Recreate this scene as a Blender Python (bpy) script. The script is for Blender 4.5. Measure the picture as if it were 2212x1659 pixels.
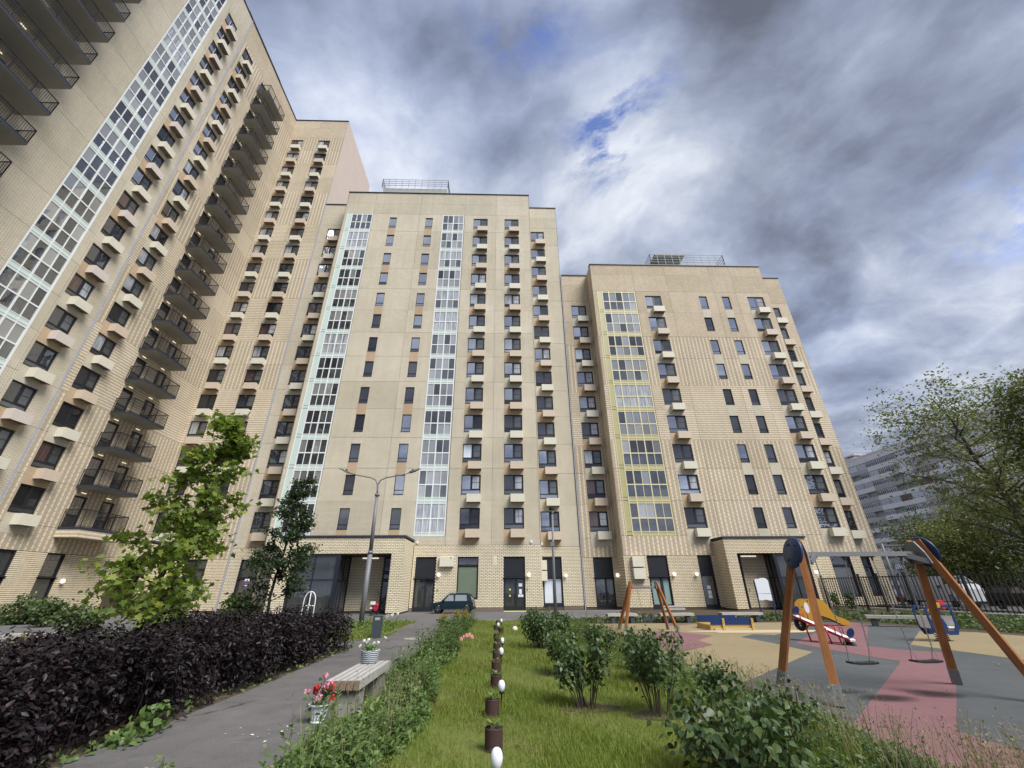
import bpy, math, random
import numpy as np
from mathutils import Vector, Matrix
random.seed(7); rng = np.random.default_rng(7)
for o in list(bpy.data.objects): bpy.data.objects.remove(o)
SC = bpy.context.scene; COL = SC.collection
rad = math.radians
# ------------------------------------------------------------------ camera
def cam_axes(pitch, yaw, roll):
    cp, sp, cy, sy = math.cos(pitch), math.sin(pitch), math.cos(yaw), math.sin(yaw)
    fwd = Vector((sy*cp, cy*cp, sp)); right = Vector((cy, -sy, 0)); up = right.cross(fwd)
    cr, sr = math.cos(roll), math.sin(roll)
    return right*cr + up*sr, up*cr - right*sr, fwd
cam = bpy.data.cameras.new('camera'); camo = bpy.data.objects.new('camera', cam); COL.objects.link(camo)
r_, u_, f_ = cam_axes(0.458123, 0.0294806, -0.0073115)
m = Matrix((r_, u_, -f_)).transposed().to_4x4(); m.translation = Vector((0, 0, 1.65)); camo.matrix_world = m
cam.sensor_fit = 'HORIZONTAL'; cam.sensor_width = 36; cam.lens = 36*896.157/2212
cam.clip_start = 0.05; cam.clip_end = 3000
SC.camera = camo
# ------------------------------------------------------------------ exposure, sky, sun
SC.view_settings.view_transform = 'Standard'; SC.view_settings.look = 'None'
SC.view_settings.gamma = 1; SC.view_settings.use_curve_mapping = False
EXPO = 1.86
SC.view_settings.exposure = EXPO
SC.cycles.max_bounces = 6; SC.cycles.transparent_max_bounces = 24
SUN_EL, SUN_AZ = rad(51), rad(138)     # azimuth clockwise from +Y: behind the camera, a little to the right
world = bpy.data.worlds.new('World'); SC.world = world; world.use_nodes = True
class NT:
    def __init__(s, nt): s.nt = nt; nt.nodes.clear()
    def n(s, t, **k):
        x = s.nt.nodes.new(t)
        for a, b in k.items():
            if a == 'inp':
                for i, v in b.items():
                    if isinstance(v, bpy.types.NodeSocket): s.nt.links.new(v, x.inputs[i])
                    else: x.inputs[i].default_value = v
            else: setattr(x, a, b)
        return x
    def math(s, op, a, b=0.0, c=None, clamp=False):
        i = {0: a, 1: b}
        if c is not None: i[2] = c
        return s.n('ShaderNodeMath', operation=op, use_clamp=clamp, inp=i).outputs[0]
    def vmath(s, op, a, b=(0, 0, 0), out=0):
        return s.n('ShaderNodeVectorMath', operation=op, inp={0: a, 1: b}).outputs[out]
    def mix(s, f, a, b):
        x = s.n('ShaderNodeMix', data_type='RGBA', clamp_factor=True)
        for i, v in ((0, f), (6, a), (7, b)):
            if isinstance(v, bpy.types.NodeSocket): s.nt.links.new(v, x.inputs[i])
            else: x.inputs[i].default_value = v
        return x.outputs[2]
    def noise(s, vec, scale, detail=3, rough=.55, dist=0.0):
        i = {'Scale': scale, 'Detail': detail, 'Roughness': rough, 'Distortion': dist}
        if vec is not None: i['Vector'] = vec
        return s.n('ShaderNodeTexNoise', inp=i).outputs[0]
    def ramp(s, f, stops, interp='LINEAR'):
        x = s.n('ShaderNodeValToRGB', inp={0: f}); cr = x.color_ramp; cr.interpolation = interp
        while len(cr.elements) < len(stops): cr.elements.new(0.5)
        for e, (p, c) in zip(cr.elements, stops): e.position = p; e.color = (*c, 1)
        return x.outputs[0]
    def maprange(s, v, a, b, c, d):
        return s.n('ShaderNodeMapRange', inp={0: v, 1: a, 2: b, 3: c, 4: d}).outputs[0]
def dir_px(px, py):
    d = r_*((px-1106)/896.157) - u_*((py-829.5)/896.157) + f_
    return d.normalized()
W = NT(world.node_tree)
tc = W.n('ShaderNodeTexCoord'); D = tc.outputs['Generated']
sx = W.n('ShaderNodeSeparateXYZ', inp={0: D})
zz = W.math('ADD', W.math('MAXIMUM', sx.outputs[2], 0.0), 0.22)
P = W.n('ShaderNodeCombineXYZ', inp={0: W.math('DIVIDE', sx.outputs[0], zz), 1: W.math('DIVIDE', sx.outputs[1], zz), 2: 3.7}).outputs[0]
warp = W.n('ShaderNodeTexNoise', inp={'Vector': P, 'Scale': 1.3, 'Detail': 4}).outputs[1]
P2 = W.vmath('ADD', P, W.vmath('MULTIPLY', W.vmath('SUBTRACT', warp, (.5, .5, .5)), (.38, .38, .38)))
n1 = W.noise(P2, 1.05, 9, .52)
n2 = W.noise(W.vmath('ADD', P2, (7.1, 2.3, 0)), 2.6, 8, .6)
n3 = W.noise(W.vmath('ADD', P2, (1.7, 8.3, 0)), 4.6, 8, .62)
bil = W.math('SUBTRACT', 1.0, W.math('ABSOLUTE', W.math('SUBTRACT', W.math('MULTIPLY', W.noise(W.vmath('ADD', P2, (4.7, 1.3, 2)), 2.3, 8, .5), 2.0), 1.0)))
val = W.math('ADD', W.math('MULTIPLY', n1, .66), W.math('ADD', W.math('MULTIPLY', n2, .30), W.math('ADD', W.math('MULTIPLY', W.math('SUBTRACT', n3, .5), .26), W.math('MULTIPLY', W.math('SUBTRACT', bil, .8), .34))))
val = W.math('ADD', W.math('MULTIPLY', W.math('SUBTRACT', val, .5), 1.3), .545)
def lobe(px, py, sharp, amp):
    d = dir_px(px, py)
    dot = W.vmath('DOT_PRODUCT', D, tuple(d), out=1)
    return W.math('MULTIPLY', W.math('POWER', W.math('MAXIMUM', dot, 0.0), sharp), amp)
for px, py, sh, am in ((1270, 300, 110, .10), (1334, 100, 160, .08), (1405, 225, 140, .10), (1495, 255, 140, .10), (1575, 180, 140, .09), (1766, 92, 200, .07), (1884, 144, 120, .06),
                       (954, 353, 110, .11), (771, 314, 70, .15), (640, 200, 60, .06), (2185, 458, 120, .14), (1990, 655, 160, .07), (1860, 695, 160, .08), (2060, 830, 140, .09), (1400, 400, 120, .05),
                       (1138, 131, 60, -.09), (1530, 79, 70, -.24), (863, 120, 40, -.12), (2054, 327, 50, -.08), (1675, 430, 70, -.06), (1860, 786, 90, -.06), (1060, 300, 80, -.05), (1740, 20, 60, -.08)):
    val = W.math('ADD', val, lobe(px, py, sh, am))
cloud = W.ramp(val, [(.32, (.15, .165, .21)), (.44, (.255, .29, .385)), (.54, (.37, .42, .54)), (.64, (.55, .60, .71)), (.76, (.84, .87, .92))])
tint = W.noise(W.vmath('ADD', P2, (1.1, 9.3, 0)), .8, 4)
cloud = W.mix(W.maprange(tint, .42, .62, 0, .5), cloud, W.vmath('MULTIPLY', cloud, (.88, .95, 1.14)))
gap = W.maprange(W.noise(W.vmath('ADD', P2, (3.2, 5.5, 0)), 7.5, 8, .62), .43, .62, 0, 1)
gapb = W.math('ADD', lobe(1350, 232, 330, .62), W.math('ADD', lobe(1135, 25, 260, .5), W.math('ADD', lobe(1290, 335, 420, .55), lobe(2190, 450, 300, .4))))
gmask = W.maprange(W.math('MULTIPLY', gap, gapb), .04, .42, 0, 1)
nish = W.n('ShaderNodeTexSky', sky_type='NISHITA', sun_disc=False, sun_elevation=SUN_EL, sun_rotation=SUN_AZ, altitude=150, air_density=1.0, dust_density=.6, ozone_density=2.0).outputs[0]
K = 10.0/2**EXPO
cl10 = W.vmath('MULTIPLY', cloud, (K, K, K))
gl = W.vmath('MULTIPLY', nish, (.52, .5, .62))
skycol = W.mix(gmask, cl10, gl)
bg = W.n('ShaderNodeBackground', inp={0: skycol, 1: 0.1})
W.n('ShaderNodeOutputWorld', inp={0: bg.outputs[0]})
sun = bpy.data.lights.new('sun', 'SUN'); suno = bpy.data.objects.new('sun', sun); COL.objects.link(suno)
sun.energy = 1.5; sun.angle = rad(32); sun.color = (1, .975, .94)
sd = Vector((math.sin(SUN_AZ)*math.cos(SUN_EL), math.cos(SUN_AZ)*math.cos(SUN_EL), math.sin(SUN_EL)))
suno.rotation_euler = sd.to_track_quat('Z', 'Y').to_euler(); suno.location = (0, 0, 120)
# ------------------------------------------------------------------ materials
MATS = {}
def newmat(name):
    m = bpy.data.materials.new(name); m.use_nodes = True; MATS[name] = m
    return m, NT(m.node_tree)
def finish(t, col, rough=.7, spec=.4, bump=None, bstr=.3, bdist=.01, metal=0.0, **kw):
    i = {'Base Color': col if isinstance(col, bpy.types.NodeSocket) else (*col, 1), 'Roughness': rough, 'Specular IOR Level': spec, 'Metallic': metal}
    i.update(kw)
    b = t.n('ShaderNodeBsdfPrincipled', inp=i)
    if bump is not None:
        bn = t.n('ShaderNodeBump', inp={'Height': bump, 'Strength': bstr, 'Distance': bdist})
        t.nt.links.new(bn.outputs[0], b.inputs['Normal'])
    t.n('ShaderNodeOutputMaterial', inp={0: b.outputs[0]})
    return b
def plain(name, col, rough=.6, spec=.4, var=.12, scale=6.0, metal=0.0, bstr=.15):
    m, t = newmat(name)
    geo = t.n('ShaderNodeNewGeometry').outputs[0]
    n = t.noise(geo, scale, 5, .65); nn = t.noise(geo, scale*.13, 3)
    f = t.math('ADD', t.math('MULTIPLY', n, .6), t.math('MULTIPLY', nn, .4))
    c = t.mix(t.maprange(f, .3, .7, 0, 1), tuple(x*(1-var) for x in col)+(1,), tuple(min(1, x*(1+var)) for x in col)+(1,))
    finish(t, c, rough, spec, n, bstr, .01, metal)
    return m
def emit(name, col, s):
    m, t = newmat(name)
    e = t.n('ShaderNodeEmission', inp={0: (*col, 1), 1: s}); t.n('ShaderNodeOutputMaterial', inp={0: e.outputs[0]})
def wall_uv(t):
    g = t.n('ShaderNodeNewGeometry'); s = t.n('ShaderNodeSeparateXYZ', inp={0: g.outputs[0]}); nn = t.n('ShaderNodeSeparateXYZ', inp={0: g.outputs['True Normal']})
    isx = t.math('GREATER_THAN', t.math('ABSOLUTE', nn.outputs[0]), .5)
    a = t.math('MULTIPLY', s.outputs[1], isx); b = t.math('MULTIPLY', s.outputs[0], t.math('SUBTRACT', 1.0, isx))
    return t.math('ADD', a, b), s.outputs[2], g.outputs[0]
def brickmat(name, c1, c2, mort, kind='flat', bw=.3, rh=.1, ms=.011, bs=.5):
    m, t = newmat(name)
    u, z, pos = wall_uv(t)
    vec = t.n('ShaderNodeCombineXYZ', inp={0: u, 1: z, 2: 0.0}).outputs[0]
    br = t.n('ShaderNodeTexBrick', inp={'Vector': vec, 'Color1': (*c1, 1), 'Color2': (*c2, 1), 'Mortar': (*mort, 1), 'Scale': 1.0, 'Mortar Size': ms, 'Mortar Smooth': .3, 'Bias': 0.0, 'Brick Width': bw, 'Row Height': rh})
    col = br.outputs[0]; h = t.math('SUBTRACT', 1.0, br.outputs[1])
    def tri(x, per, ph=0.0):      # 0..1 fraction
        return t.math('FRACT', t.math('ADD', t.math('DIVIDE', x, per), ph))
    if kind == 'vert':            # vertical files of proud headers; relief shade painted into the brick tones, plus bump
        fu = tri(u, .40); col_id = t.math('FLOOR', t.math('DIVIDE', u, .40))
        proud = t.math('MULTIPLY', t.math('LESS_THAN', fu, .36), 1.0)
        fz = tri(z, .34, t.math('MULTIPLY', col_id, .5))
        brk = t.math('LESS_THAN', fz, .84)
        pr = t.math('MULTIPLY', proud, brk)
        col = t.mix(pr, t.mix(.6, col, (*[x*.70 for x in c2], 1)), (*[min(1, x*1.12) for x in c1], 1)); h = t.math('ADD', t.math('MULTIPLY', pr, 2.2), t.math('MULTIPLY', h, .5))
    elif kind == 'horz':          # every second course proud: lighter courses, darker gaps paint in its shading, plus bump
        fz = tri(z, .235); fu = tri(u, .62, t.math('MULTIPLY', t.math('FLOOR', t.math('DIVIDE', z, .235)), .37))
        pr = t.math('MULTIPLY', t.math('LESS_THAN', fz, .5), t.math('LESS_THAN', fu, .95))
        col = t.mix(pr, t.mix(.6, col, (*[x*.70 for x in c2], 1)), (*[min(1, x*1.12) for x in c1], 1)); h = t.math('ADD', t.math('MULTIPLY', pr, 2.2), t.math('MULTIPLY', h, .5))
    big = t.noise(pos, .35, 4, .6); fine = t.noise(pos, 9, 3, .7)
    streak = t.noise(t.vmath('MULTIPLY', pos, (2.4, 2.4, .12)), 1.0, 3, .6)
    k = t.math('ADD', t.math('MULTIPLY', big, .5), t.math('ADD', t.math('MULTIPLY', fine, .2), t.math('MULTIPLY', streak, .3)))
    col = t.mix(t.maprange(k, .36, .62, .6, 0), col, t.mix(.5, col, (*[x*.72 for x in mort], 1)))
    oi = t.n('ShaderNodeObjectInfo').outputs['Random']; sh_ = t.maprange(oi, 0, 1, .91, 1.06)
    col = t.vmath('MULTIPLY', col, t.n('ShaderNodeCombineXYZ', inp={0: sh_, 1: sh_, 2: t.maprange(oi, 0, 1, .88, 1.06)}).outputs[0])
    finish(t, col, .8, .25, h, bs, .012)
PALE1, PALE2, PALEM = (.70, .64, .515), (.63, .575, .46), (.41, .355, .27)
TAN1, TAN2, TANM = (.66, .57, .435), (.56, .475, .355), (.34, .265, .175)
brickmat('brick_pale', PALE1, PALE2, (.36, .31, .225), 'flat', .3, .1, .015)
brickmat('brick_tan', TAN1, TAN2, TANM, 'flat', .3, .1, .014)
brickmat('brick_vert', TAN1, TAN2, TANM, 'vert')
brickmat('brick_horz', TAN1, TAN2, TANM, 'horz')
brickmat('accent_tan', (.54, .41, .275), (.50, .375, .25), (.38, .28, .18))
brickmat('accent_cream', (.60, .555, .44), (.56, .515, .41), (.46, .42, .33))
plain('brick_face', (.74, .66, .485), .8, .25, .16, 3.0)
plain('brick_face_tan', (.70, .60, .43), .8, .25, .16, 3.0)
plain('mortar_dark', (.10, .075, .052), .9, .2)
plain('core', (.16, .15, .135), .9, .1)
plain('side_pink', (.60, .50, .43), .85, .2, .05, .6)
plain('concrete', (.26, .25, .235), .9, .2, .14, 2.5)
plain('concrete_light', (.50, .49, .465), .9, .2, .12, 2.5)
plain('slab_under', (.34, .325, .285), .9, .2, .12, 1.5)
plain('plinth', (.17, .135, .11), .9, .2, .2, 6)
plain('dark_frame', (.016, .018, .024), .45, .4, .15, 8)
plain('navy_frame', (.015, .018, .029), .4, .45, .1, 8)
plain('louvre', (.022, .026, .034), .5, .4, .2, 10)
plain('black_metal', (.012, .012, .014), .45, .5, .2, 10)
plain('slab_edge', (.028, .034, .048), .6, .4, .2, 3)
plain('pvc_white', (.74, .77, .75), .45, .45, .04, 3)
plain('pvc_green', (.55, .66, .61), .3, .5, .05, 1)
plain('pvc_yellow', (.62, .57, .36), .45, .45, .05, 3)
plain('panel_yellow', (.43, .40, .20), .35, .5, .06, 1)
plain('cream_box', (.63, .60, .49), .6, .3, .06, 4)
plain('tan_box', (.56, .47, .365), .6, .3, .06, 4)
plain('pink_box', (.58, .515, .46), .6, .3, .06, 4)
plain('box_dark', (.20, .16, .12), .8, .2, .3, 9)
plain('grey_metal', (.27, .28, .31), .55, .4, .1, 5, .0)
plain('rail_bar', (.68, .69, .69), .5, .4, .1, 5)
plain('lamp_grey', (.16, .165, .18), .5, .5, .12, 4)
plain('roof_box', (.34, .36, .33), .7, .3, .08, 2)
plain('pipe_grey', (.36, .38, .45), .5, .4, .05, 4)
plain('curtain_green', (.145, .185, .135), .8, .2, .1, 2)
plain('curtain_teal', (.22, .32, .30), .8, .2, .1, 2)
plain('paper', (.75, .76, .78), .8, .2, .03)
plain('sticker_yellow', (.75, .72, .15), .6)
emit('lamp_glow', (1, .97, .88), .34)
emit('strip_glow', (1, .9, .62), .32)
emit('neon_white', (.85, .8, 1), .3); emit('neon_violet', (.30, .07, .55), .3)
def glass(name, body, mirror, rough=.02, transp=0.0, tintc=(.8, .85, .87), curtain=None):
    m, t = newmat(name)
    geo = t.n('ShaderNodeNewGeometry'); oi = t.n('ShaderNodeObjectInfo')
    if curtain:
        u, z, pos = wall_uv(t)
        ph = t.math('MULTIPLY', oi.outputs['Random'], 40.0)
        v = t.n('ShaderNodeCombineXYZ', inp={0: t.math('ADD', t.math('MULTIPLY', u, 7.0), ph), 1: t.math('MULTIPLY', z, .6), 2: ph}).outputs[0]
        c = t.mix(t.maprange(t.noise(v, 1.0, 3), .35, .65, 0, 1), (*body, 1), (*curtain, 1))
    else:
        c = t.mix(t.math('MULTIPLY', oi.outputs['Random'], .9), (*body, 1), (*[x*2.4 for x in body], 1))
    d = t.n('ShaderNodeBsdfDiffuse', inp={0: c}).outputs[0]
    if transp:
        tr = t.n('ShaderNodeBsdfTransparent', inp={0: (*tintc, 1)}).outputs[0]
        d = t.n('ShaderNodeMixShader', inp={0: transp, 1: d, 2: tr}).outputs[0]
    wob = t.noise(geo.outputs[0], 1.1, 2)
    bn = t.n('ShaderNodeBump', inp={'Height': wob, 'Strength': .06, 'Distance': .05}).outputs[0]
    g = t.n('ShaderNodeBsdfGlossy', inp={0: (.93, .95, 1, 1), 'Roughness': rough, 'Normal': bn}).outputs[0]
    lw = t.n('ShaderNodeFresnel', inp={'IOR': 1.5}).outputs[0]
    f = t.math('ADD', mirror, t.math('MULTIPLY', lw, .8), clamp=True)
    mx = t.n('ShaderNodeMixShader', inp={0: f, 1: d, 2: g}).outputs[0]
    t.n('ShaderNodeOutputMaterial', inp={0: mx})
glass('glass_dark', (.012, .013, .015), .04)
glass('glass_mid', (.020, .021, .024), .12)
glass('glass_sky', (.03, .035, .045), .55)
glass('glass_net', (.045, .048, .050), .10, .15)
glass('glass_curtain', (.22, .23, .25), .16, curtain=(.50, .52, .54))
glass('glass_blind', (.36, .39, .42), .2)
glass('glass_warm', (.07, .045, .04), .05, curtain=(.12, .07, .065))
glass('glass_clear', (.085, .088, .09), .12, transp=.74, tintc=(.80, .84, .86))
glass('glass_loggia', (.22, .225, .22), .24, transp=.30)
glass('glass_teal', (.02, .12, .17), .10)
glass('glass_shop', (.035, .04, .04), .06, curtain=(.05, .055, .052))
def groundmat(name, stops, scale=3.0, fine=60.0, rough=.95, bstr=.4, speck=None):
    m, t = newmat(name)
    pos = t.n('ShaderNodeNewGeometry').outputs[0]
    a = t.noise(pos, scale*.15, 5, .6); b = t.noise(pos, scale, 6, .65); c = t.noise(pos, fine, 3, .7)
    k = t.math('ADD', t.math('MULTIPLY', a, .4), t.math('ADD', t.math('MULTIPLY', b, .3), t.math('MULTIPLY', c, .3)))
    col = t.ramp(k, stops)
    if speck:
        w = t.noise(pos, fine*1.7, 2, .5)
        col = t.mix(t.maprange(w, .60, .70, 0, speck[1]), col, (*speck[0], 1))
    if name == 'asphalt':
        wv_ = t.n('ShaderNodeTexNoise', inp={'Vector': pos, 'Scale': 1.2, 'Detail': 5}).outputs[1]
        vo = t.n('ShaderNodeTexVoronoi', feature='DISTANCE_TO_EDGE', inp={'Vector': t.vmath('ADD', pos, t.vmath('MULTIPLY', wv_, (.9, .9, 0))), 'Scale': .42}).outputs[0]
        br_ = t.maprange(t.noise(pos, .5, 2), .48, .56, 0, .75)
        col = t.mix(t.math('MULTIPLY', t.maprange(vo, .002, .012, 1, 0), br_), col, (.03, .029, .028, 1))
        st = t.noise(t.vmath('ADD', pos, (5, 3, 0)), .9, 6, .7); col = t.mix(t.maprange(st, .56, .70, 0, .5), col, (.055, .052, .05, 1))
    finish(t, col, rough, .2, c, bstr, .01)
groundmat('soil', [(.35, (.045, .035, .024)), (.65, (.10, .08, .055))], 3)
groundmat('turf', [(.32, (.075, .075, .026)), (.5, (.11, .135, .03)), (.68, (.15, .175, .05))], 4)
groundmat('asphalt', [(.33, (.075, .071, .069)), (.5, (.115, .109, .106)), (.67, (.16, .152, .147))], 2.2, 70, .9, .5, ((.24, .23, .22), .6))
groundmat('asphalt_road', [(.35, (.10, .098, .098)), (.65, (.155, .15, .15))], 1.5, 70)
groundmat('rubber_grey', [(.35, (.062, .068, .070)), (.65, (.105, .112, .115))], 2.5, 90, .95, .6, ((.19, .195, .195), .6))
groundmat('rubber_yellow', [(.35, (.215, .172, .098)), (.65, (.285, .232, .14))], 2.5, 90, .95, .6, ((.46, .40, .26), .6))
groundmat('rubber_pink', [(.35, (.165, .082, .090)), (.65, (.22, .118, .126))], 2.5, 90, .95, .6, ((.40, .27, .26), .6))
groundmat('scuff', [(.35, (.03, .033, .034)), (.65, (.05, .054, .055))], 2.5, 90)
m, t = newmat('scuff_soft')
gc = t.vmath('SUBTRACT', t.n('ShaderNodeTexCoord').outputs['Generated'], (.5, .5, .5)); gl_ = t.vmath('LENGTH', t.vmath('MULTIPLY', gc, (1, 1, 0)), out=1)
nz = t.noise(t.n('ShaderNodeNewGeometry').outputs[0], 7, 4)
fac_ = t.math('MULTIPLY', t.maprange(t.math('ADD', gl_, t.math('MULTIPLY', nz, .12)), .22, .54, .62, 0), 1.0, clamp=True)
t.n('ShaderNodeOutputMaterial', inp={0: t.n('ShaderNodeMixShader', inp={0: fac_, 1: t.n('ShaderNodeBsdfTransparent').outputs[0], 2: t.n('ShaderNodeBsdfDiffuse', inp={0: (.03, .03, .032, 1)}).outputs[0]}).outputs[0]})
groundmat('sand_dust', [(.35, (.42, .34, .21)), (.65, (.52, .44, .30))], 2.0, 90)
def leafmat(name, c1, c2, c3=None, rough=.5, trans=.3, spec=.4):
    m, t = newmat(name)
    g = t.n('ShaderNodeNewGeometry'); r = g.outputs['Random Per Island']
    stops = [(0.0, c1), (.75, c2)] + ([(1.0, c3)] if c3 else [])
    col = t.ramp(r, stops)
    b = t.n('ShaderNodeBsdfPrincipled', inp={'Base Color': col, 'Roughness': rough, 'Specular IOR Level': spec}).outputs[0]
    tr = t.n('ShaderNodeBsdfTranslucent', inp={0: t.vmath('MULTIPLY', col, (1.25, 1.35, .8))}).outputs[0]
    mx = t.n('ShaderNodeMixShader', inp={0: trans, 1: b, 2: tr}).outputs[0]
    t.n('ShaderNodeOutputMaterial', inp={0: mx})
leafmat('leaf_maple', (.10, .155, .022), (.18, .245, .040), (.27, .29, .055), .5, .42)
leafmat('leaf_linden', (.022, .042, .018), (.045, .075, .030), (.085, .10, .035), .45)
leafmat('leaf_purple', (.006, .0038, .0053), (.013, .0075, .0105), (.026, .011, .014), .5, .10, .35)
leafmat('leaf_lilac', (.032, .062, .020), (.075, .125, .040), (.13, .165, .055), .42, .25)
leafmat('leaf_weed', (.075, .13, .034), (.14, .215, .062), (.24, .29, .11))
leafmat('leaf_bush', (.045, .075, .025), (.09, .13, .042), (.14, .18, .065))
leafmat('leaf_far', (.11, .135, .040), (.19, .21, .065), (.26, .25, .08))
leafmat('leaf_fardark', (.055, .078, .026), (.10, .125, .038), (.19, .17, .04))
leafmat('grass_blade', (.13, .175, .022), (.19, .255, .040), (.30, .32, .11), .6, .4)
leafmat('grass_dry', (.17, .15, .045), (.27, .24, .085), (.33, .29, .13), .7, .35)
leafmat('dry_grass', (.20, .165, .095), (.33, .28, .18), (.15, .16, .07), .7)
leafmat('goldenrod_flower', (.28, .19, .03), (.38, .27, .05), None, .7)
leafmat('petal_white', (.72, .73, .70), (.82, .82, .80), None, .6, .25)
leafmat('petal_pink', (.70, .22, .38), (.80, .42, .55), (.85, .62, .68), .6, .25)
leafmat('petal_red', (.52, .012, .02), (.64, .02, .035), None, .6, .2)
leafmat('petal_salmon', (.66, .24, .24), (.74, .42, .40), None, .6, .25)
leafmat('petal_violet', (.10, .04, .16), (.15, .07, .2), None, .6, .2)
plain('bark', (.085, .070, .055), .9, .2, .3, 12, 0, .6)
plain('bark_dark', (.035, .028, .024), .9, .2, .3, 12, 0, .6)
plain('stem_green', (.07, .10, .035), .8)
def woodmat(name, c1, c2, axis='obj', sc=(2, 30, 30), rough=.55):
    m, t = newmat(name)
    v = t.n('ShaderNodeTexCoord').outputs['Object']
    w = t.noise(t.vmath('MULTIPLY', v, sc), 1.0, 5, .6, .8); w2 = t.noise(v, 2.5, 3)
    col = t.mix(t.maprange(t.math('ADD', t.math('MULTIPLY', w, .7), t.math('MULTIPLY', w2, .3)), .35, .65, 0, 1), (*c1, 1), (*c2, 1))
    finish(t, col, rough, .35, w, .3, .004)
woodmat('wood_orange', (.20, .072, .020), (.34, .14, .045), sc=(30, 30, 2))
woodmat('wood_grey', (.30, .29, .265), (.46, .445, .415), sc=(2, 40, 40), rough=.8)
woodmat('wood_grey_end', (.16, .105, .075), (.26, .18, .13), rough=.8)
woodmat('wood_yellow', (.42, .27, .07), (.55, .37, .11))
plain('galv', (.19, .195, .2), .6, .5, .1, 12, .35)
plain('chain', (.22, .22, .225), .5, .5, .2, 30, .6)
plain('blue_paint', (.008, .028, .105), .4, .45, .08, 4)
plain('blue_hdpe', (.012, .035, .105), .4, .45, .1, 4)
plain('red_paint', (.42, .025, .045), .4, .45, .08, 4)
plain('yellow_paint', (.48, .26, .03), .4, .45, .08, 4)
plain('white_paint', (.74, .74, .74), .5, .4, .05, 4)
plain('rubber_black', (.014, .014, .015), .6, .4, .2, 10)
plain('board_white', (.66, .69, .73), .35, .45, .03, 2)
plain('bollard_grey', (.045, .055, .068), .5, .45, .1, 5)
plain('pot_brown', (.055, .030, .027), .7, .3, .3, 40)
plain('pot_white', (.62, .66, .68), .45, .4, .05, 5)
plain('globe_white', (.74, .77, .84), .3, .5, .02, 3)
plain('car_blue', (.008, .022, .036), .25, .5, .08, 3)
plain('car_black', (.010, .011, .013), .25, .5); plain('car_white', (.72, .73, .75), .3, .5, .03)
plain('car_red', (.28, .03, .03), .3, .5); plain('car_grey', (.20, .22, .24), .3, .5); plain('car_glass_l', (.22, .24, .25), .1, .6)
plain('chrome', (.5, .5, .52), .2, .5, .05, 5, .9)
plain('tail_red', (.45, .02, .02), .25, .5)
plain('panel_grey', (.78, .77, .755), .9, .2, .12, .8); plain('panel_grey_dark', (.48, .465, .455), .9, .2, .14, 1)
plain('loggia_blue', (.30, .47, .52), .7, .3, .08, 2); plain('loggia_shade', (.36, .38, .38), .9, .2)
plain('loggia_brick', (.30, .10, .07), .8, .2); plain('loggia_olive', (.36, .32, .12), .8, .2)
m, t = newmat('planter_stripe')
tz = t.n('ShaderNodeSeparateXYZ', inp={0: t.n('ShaderNodeTexCoord').outputs['Object']})
wv = t.math('SINE', t.math('ADD', t.math('MULTIPLY', tz.outputs[2], 210.0), t.math('MULTIPLY', t.math('SINE', t.math('MULTIPLY', tz.outputs[0], 60.0)), .8)))
finish(t, t.mix(t.maprange(wv, -.2, .2, 0, 1), (.62, .66, .68, 1), (.06, .09, .13, 1)), .6, .3)
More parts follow.
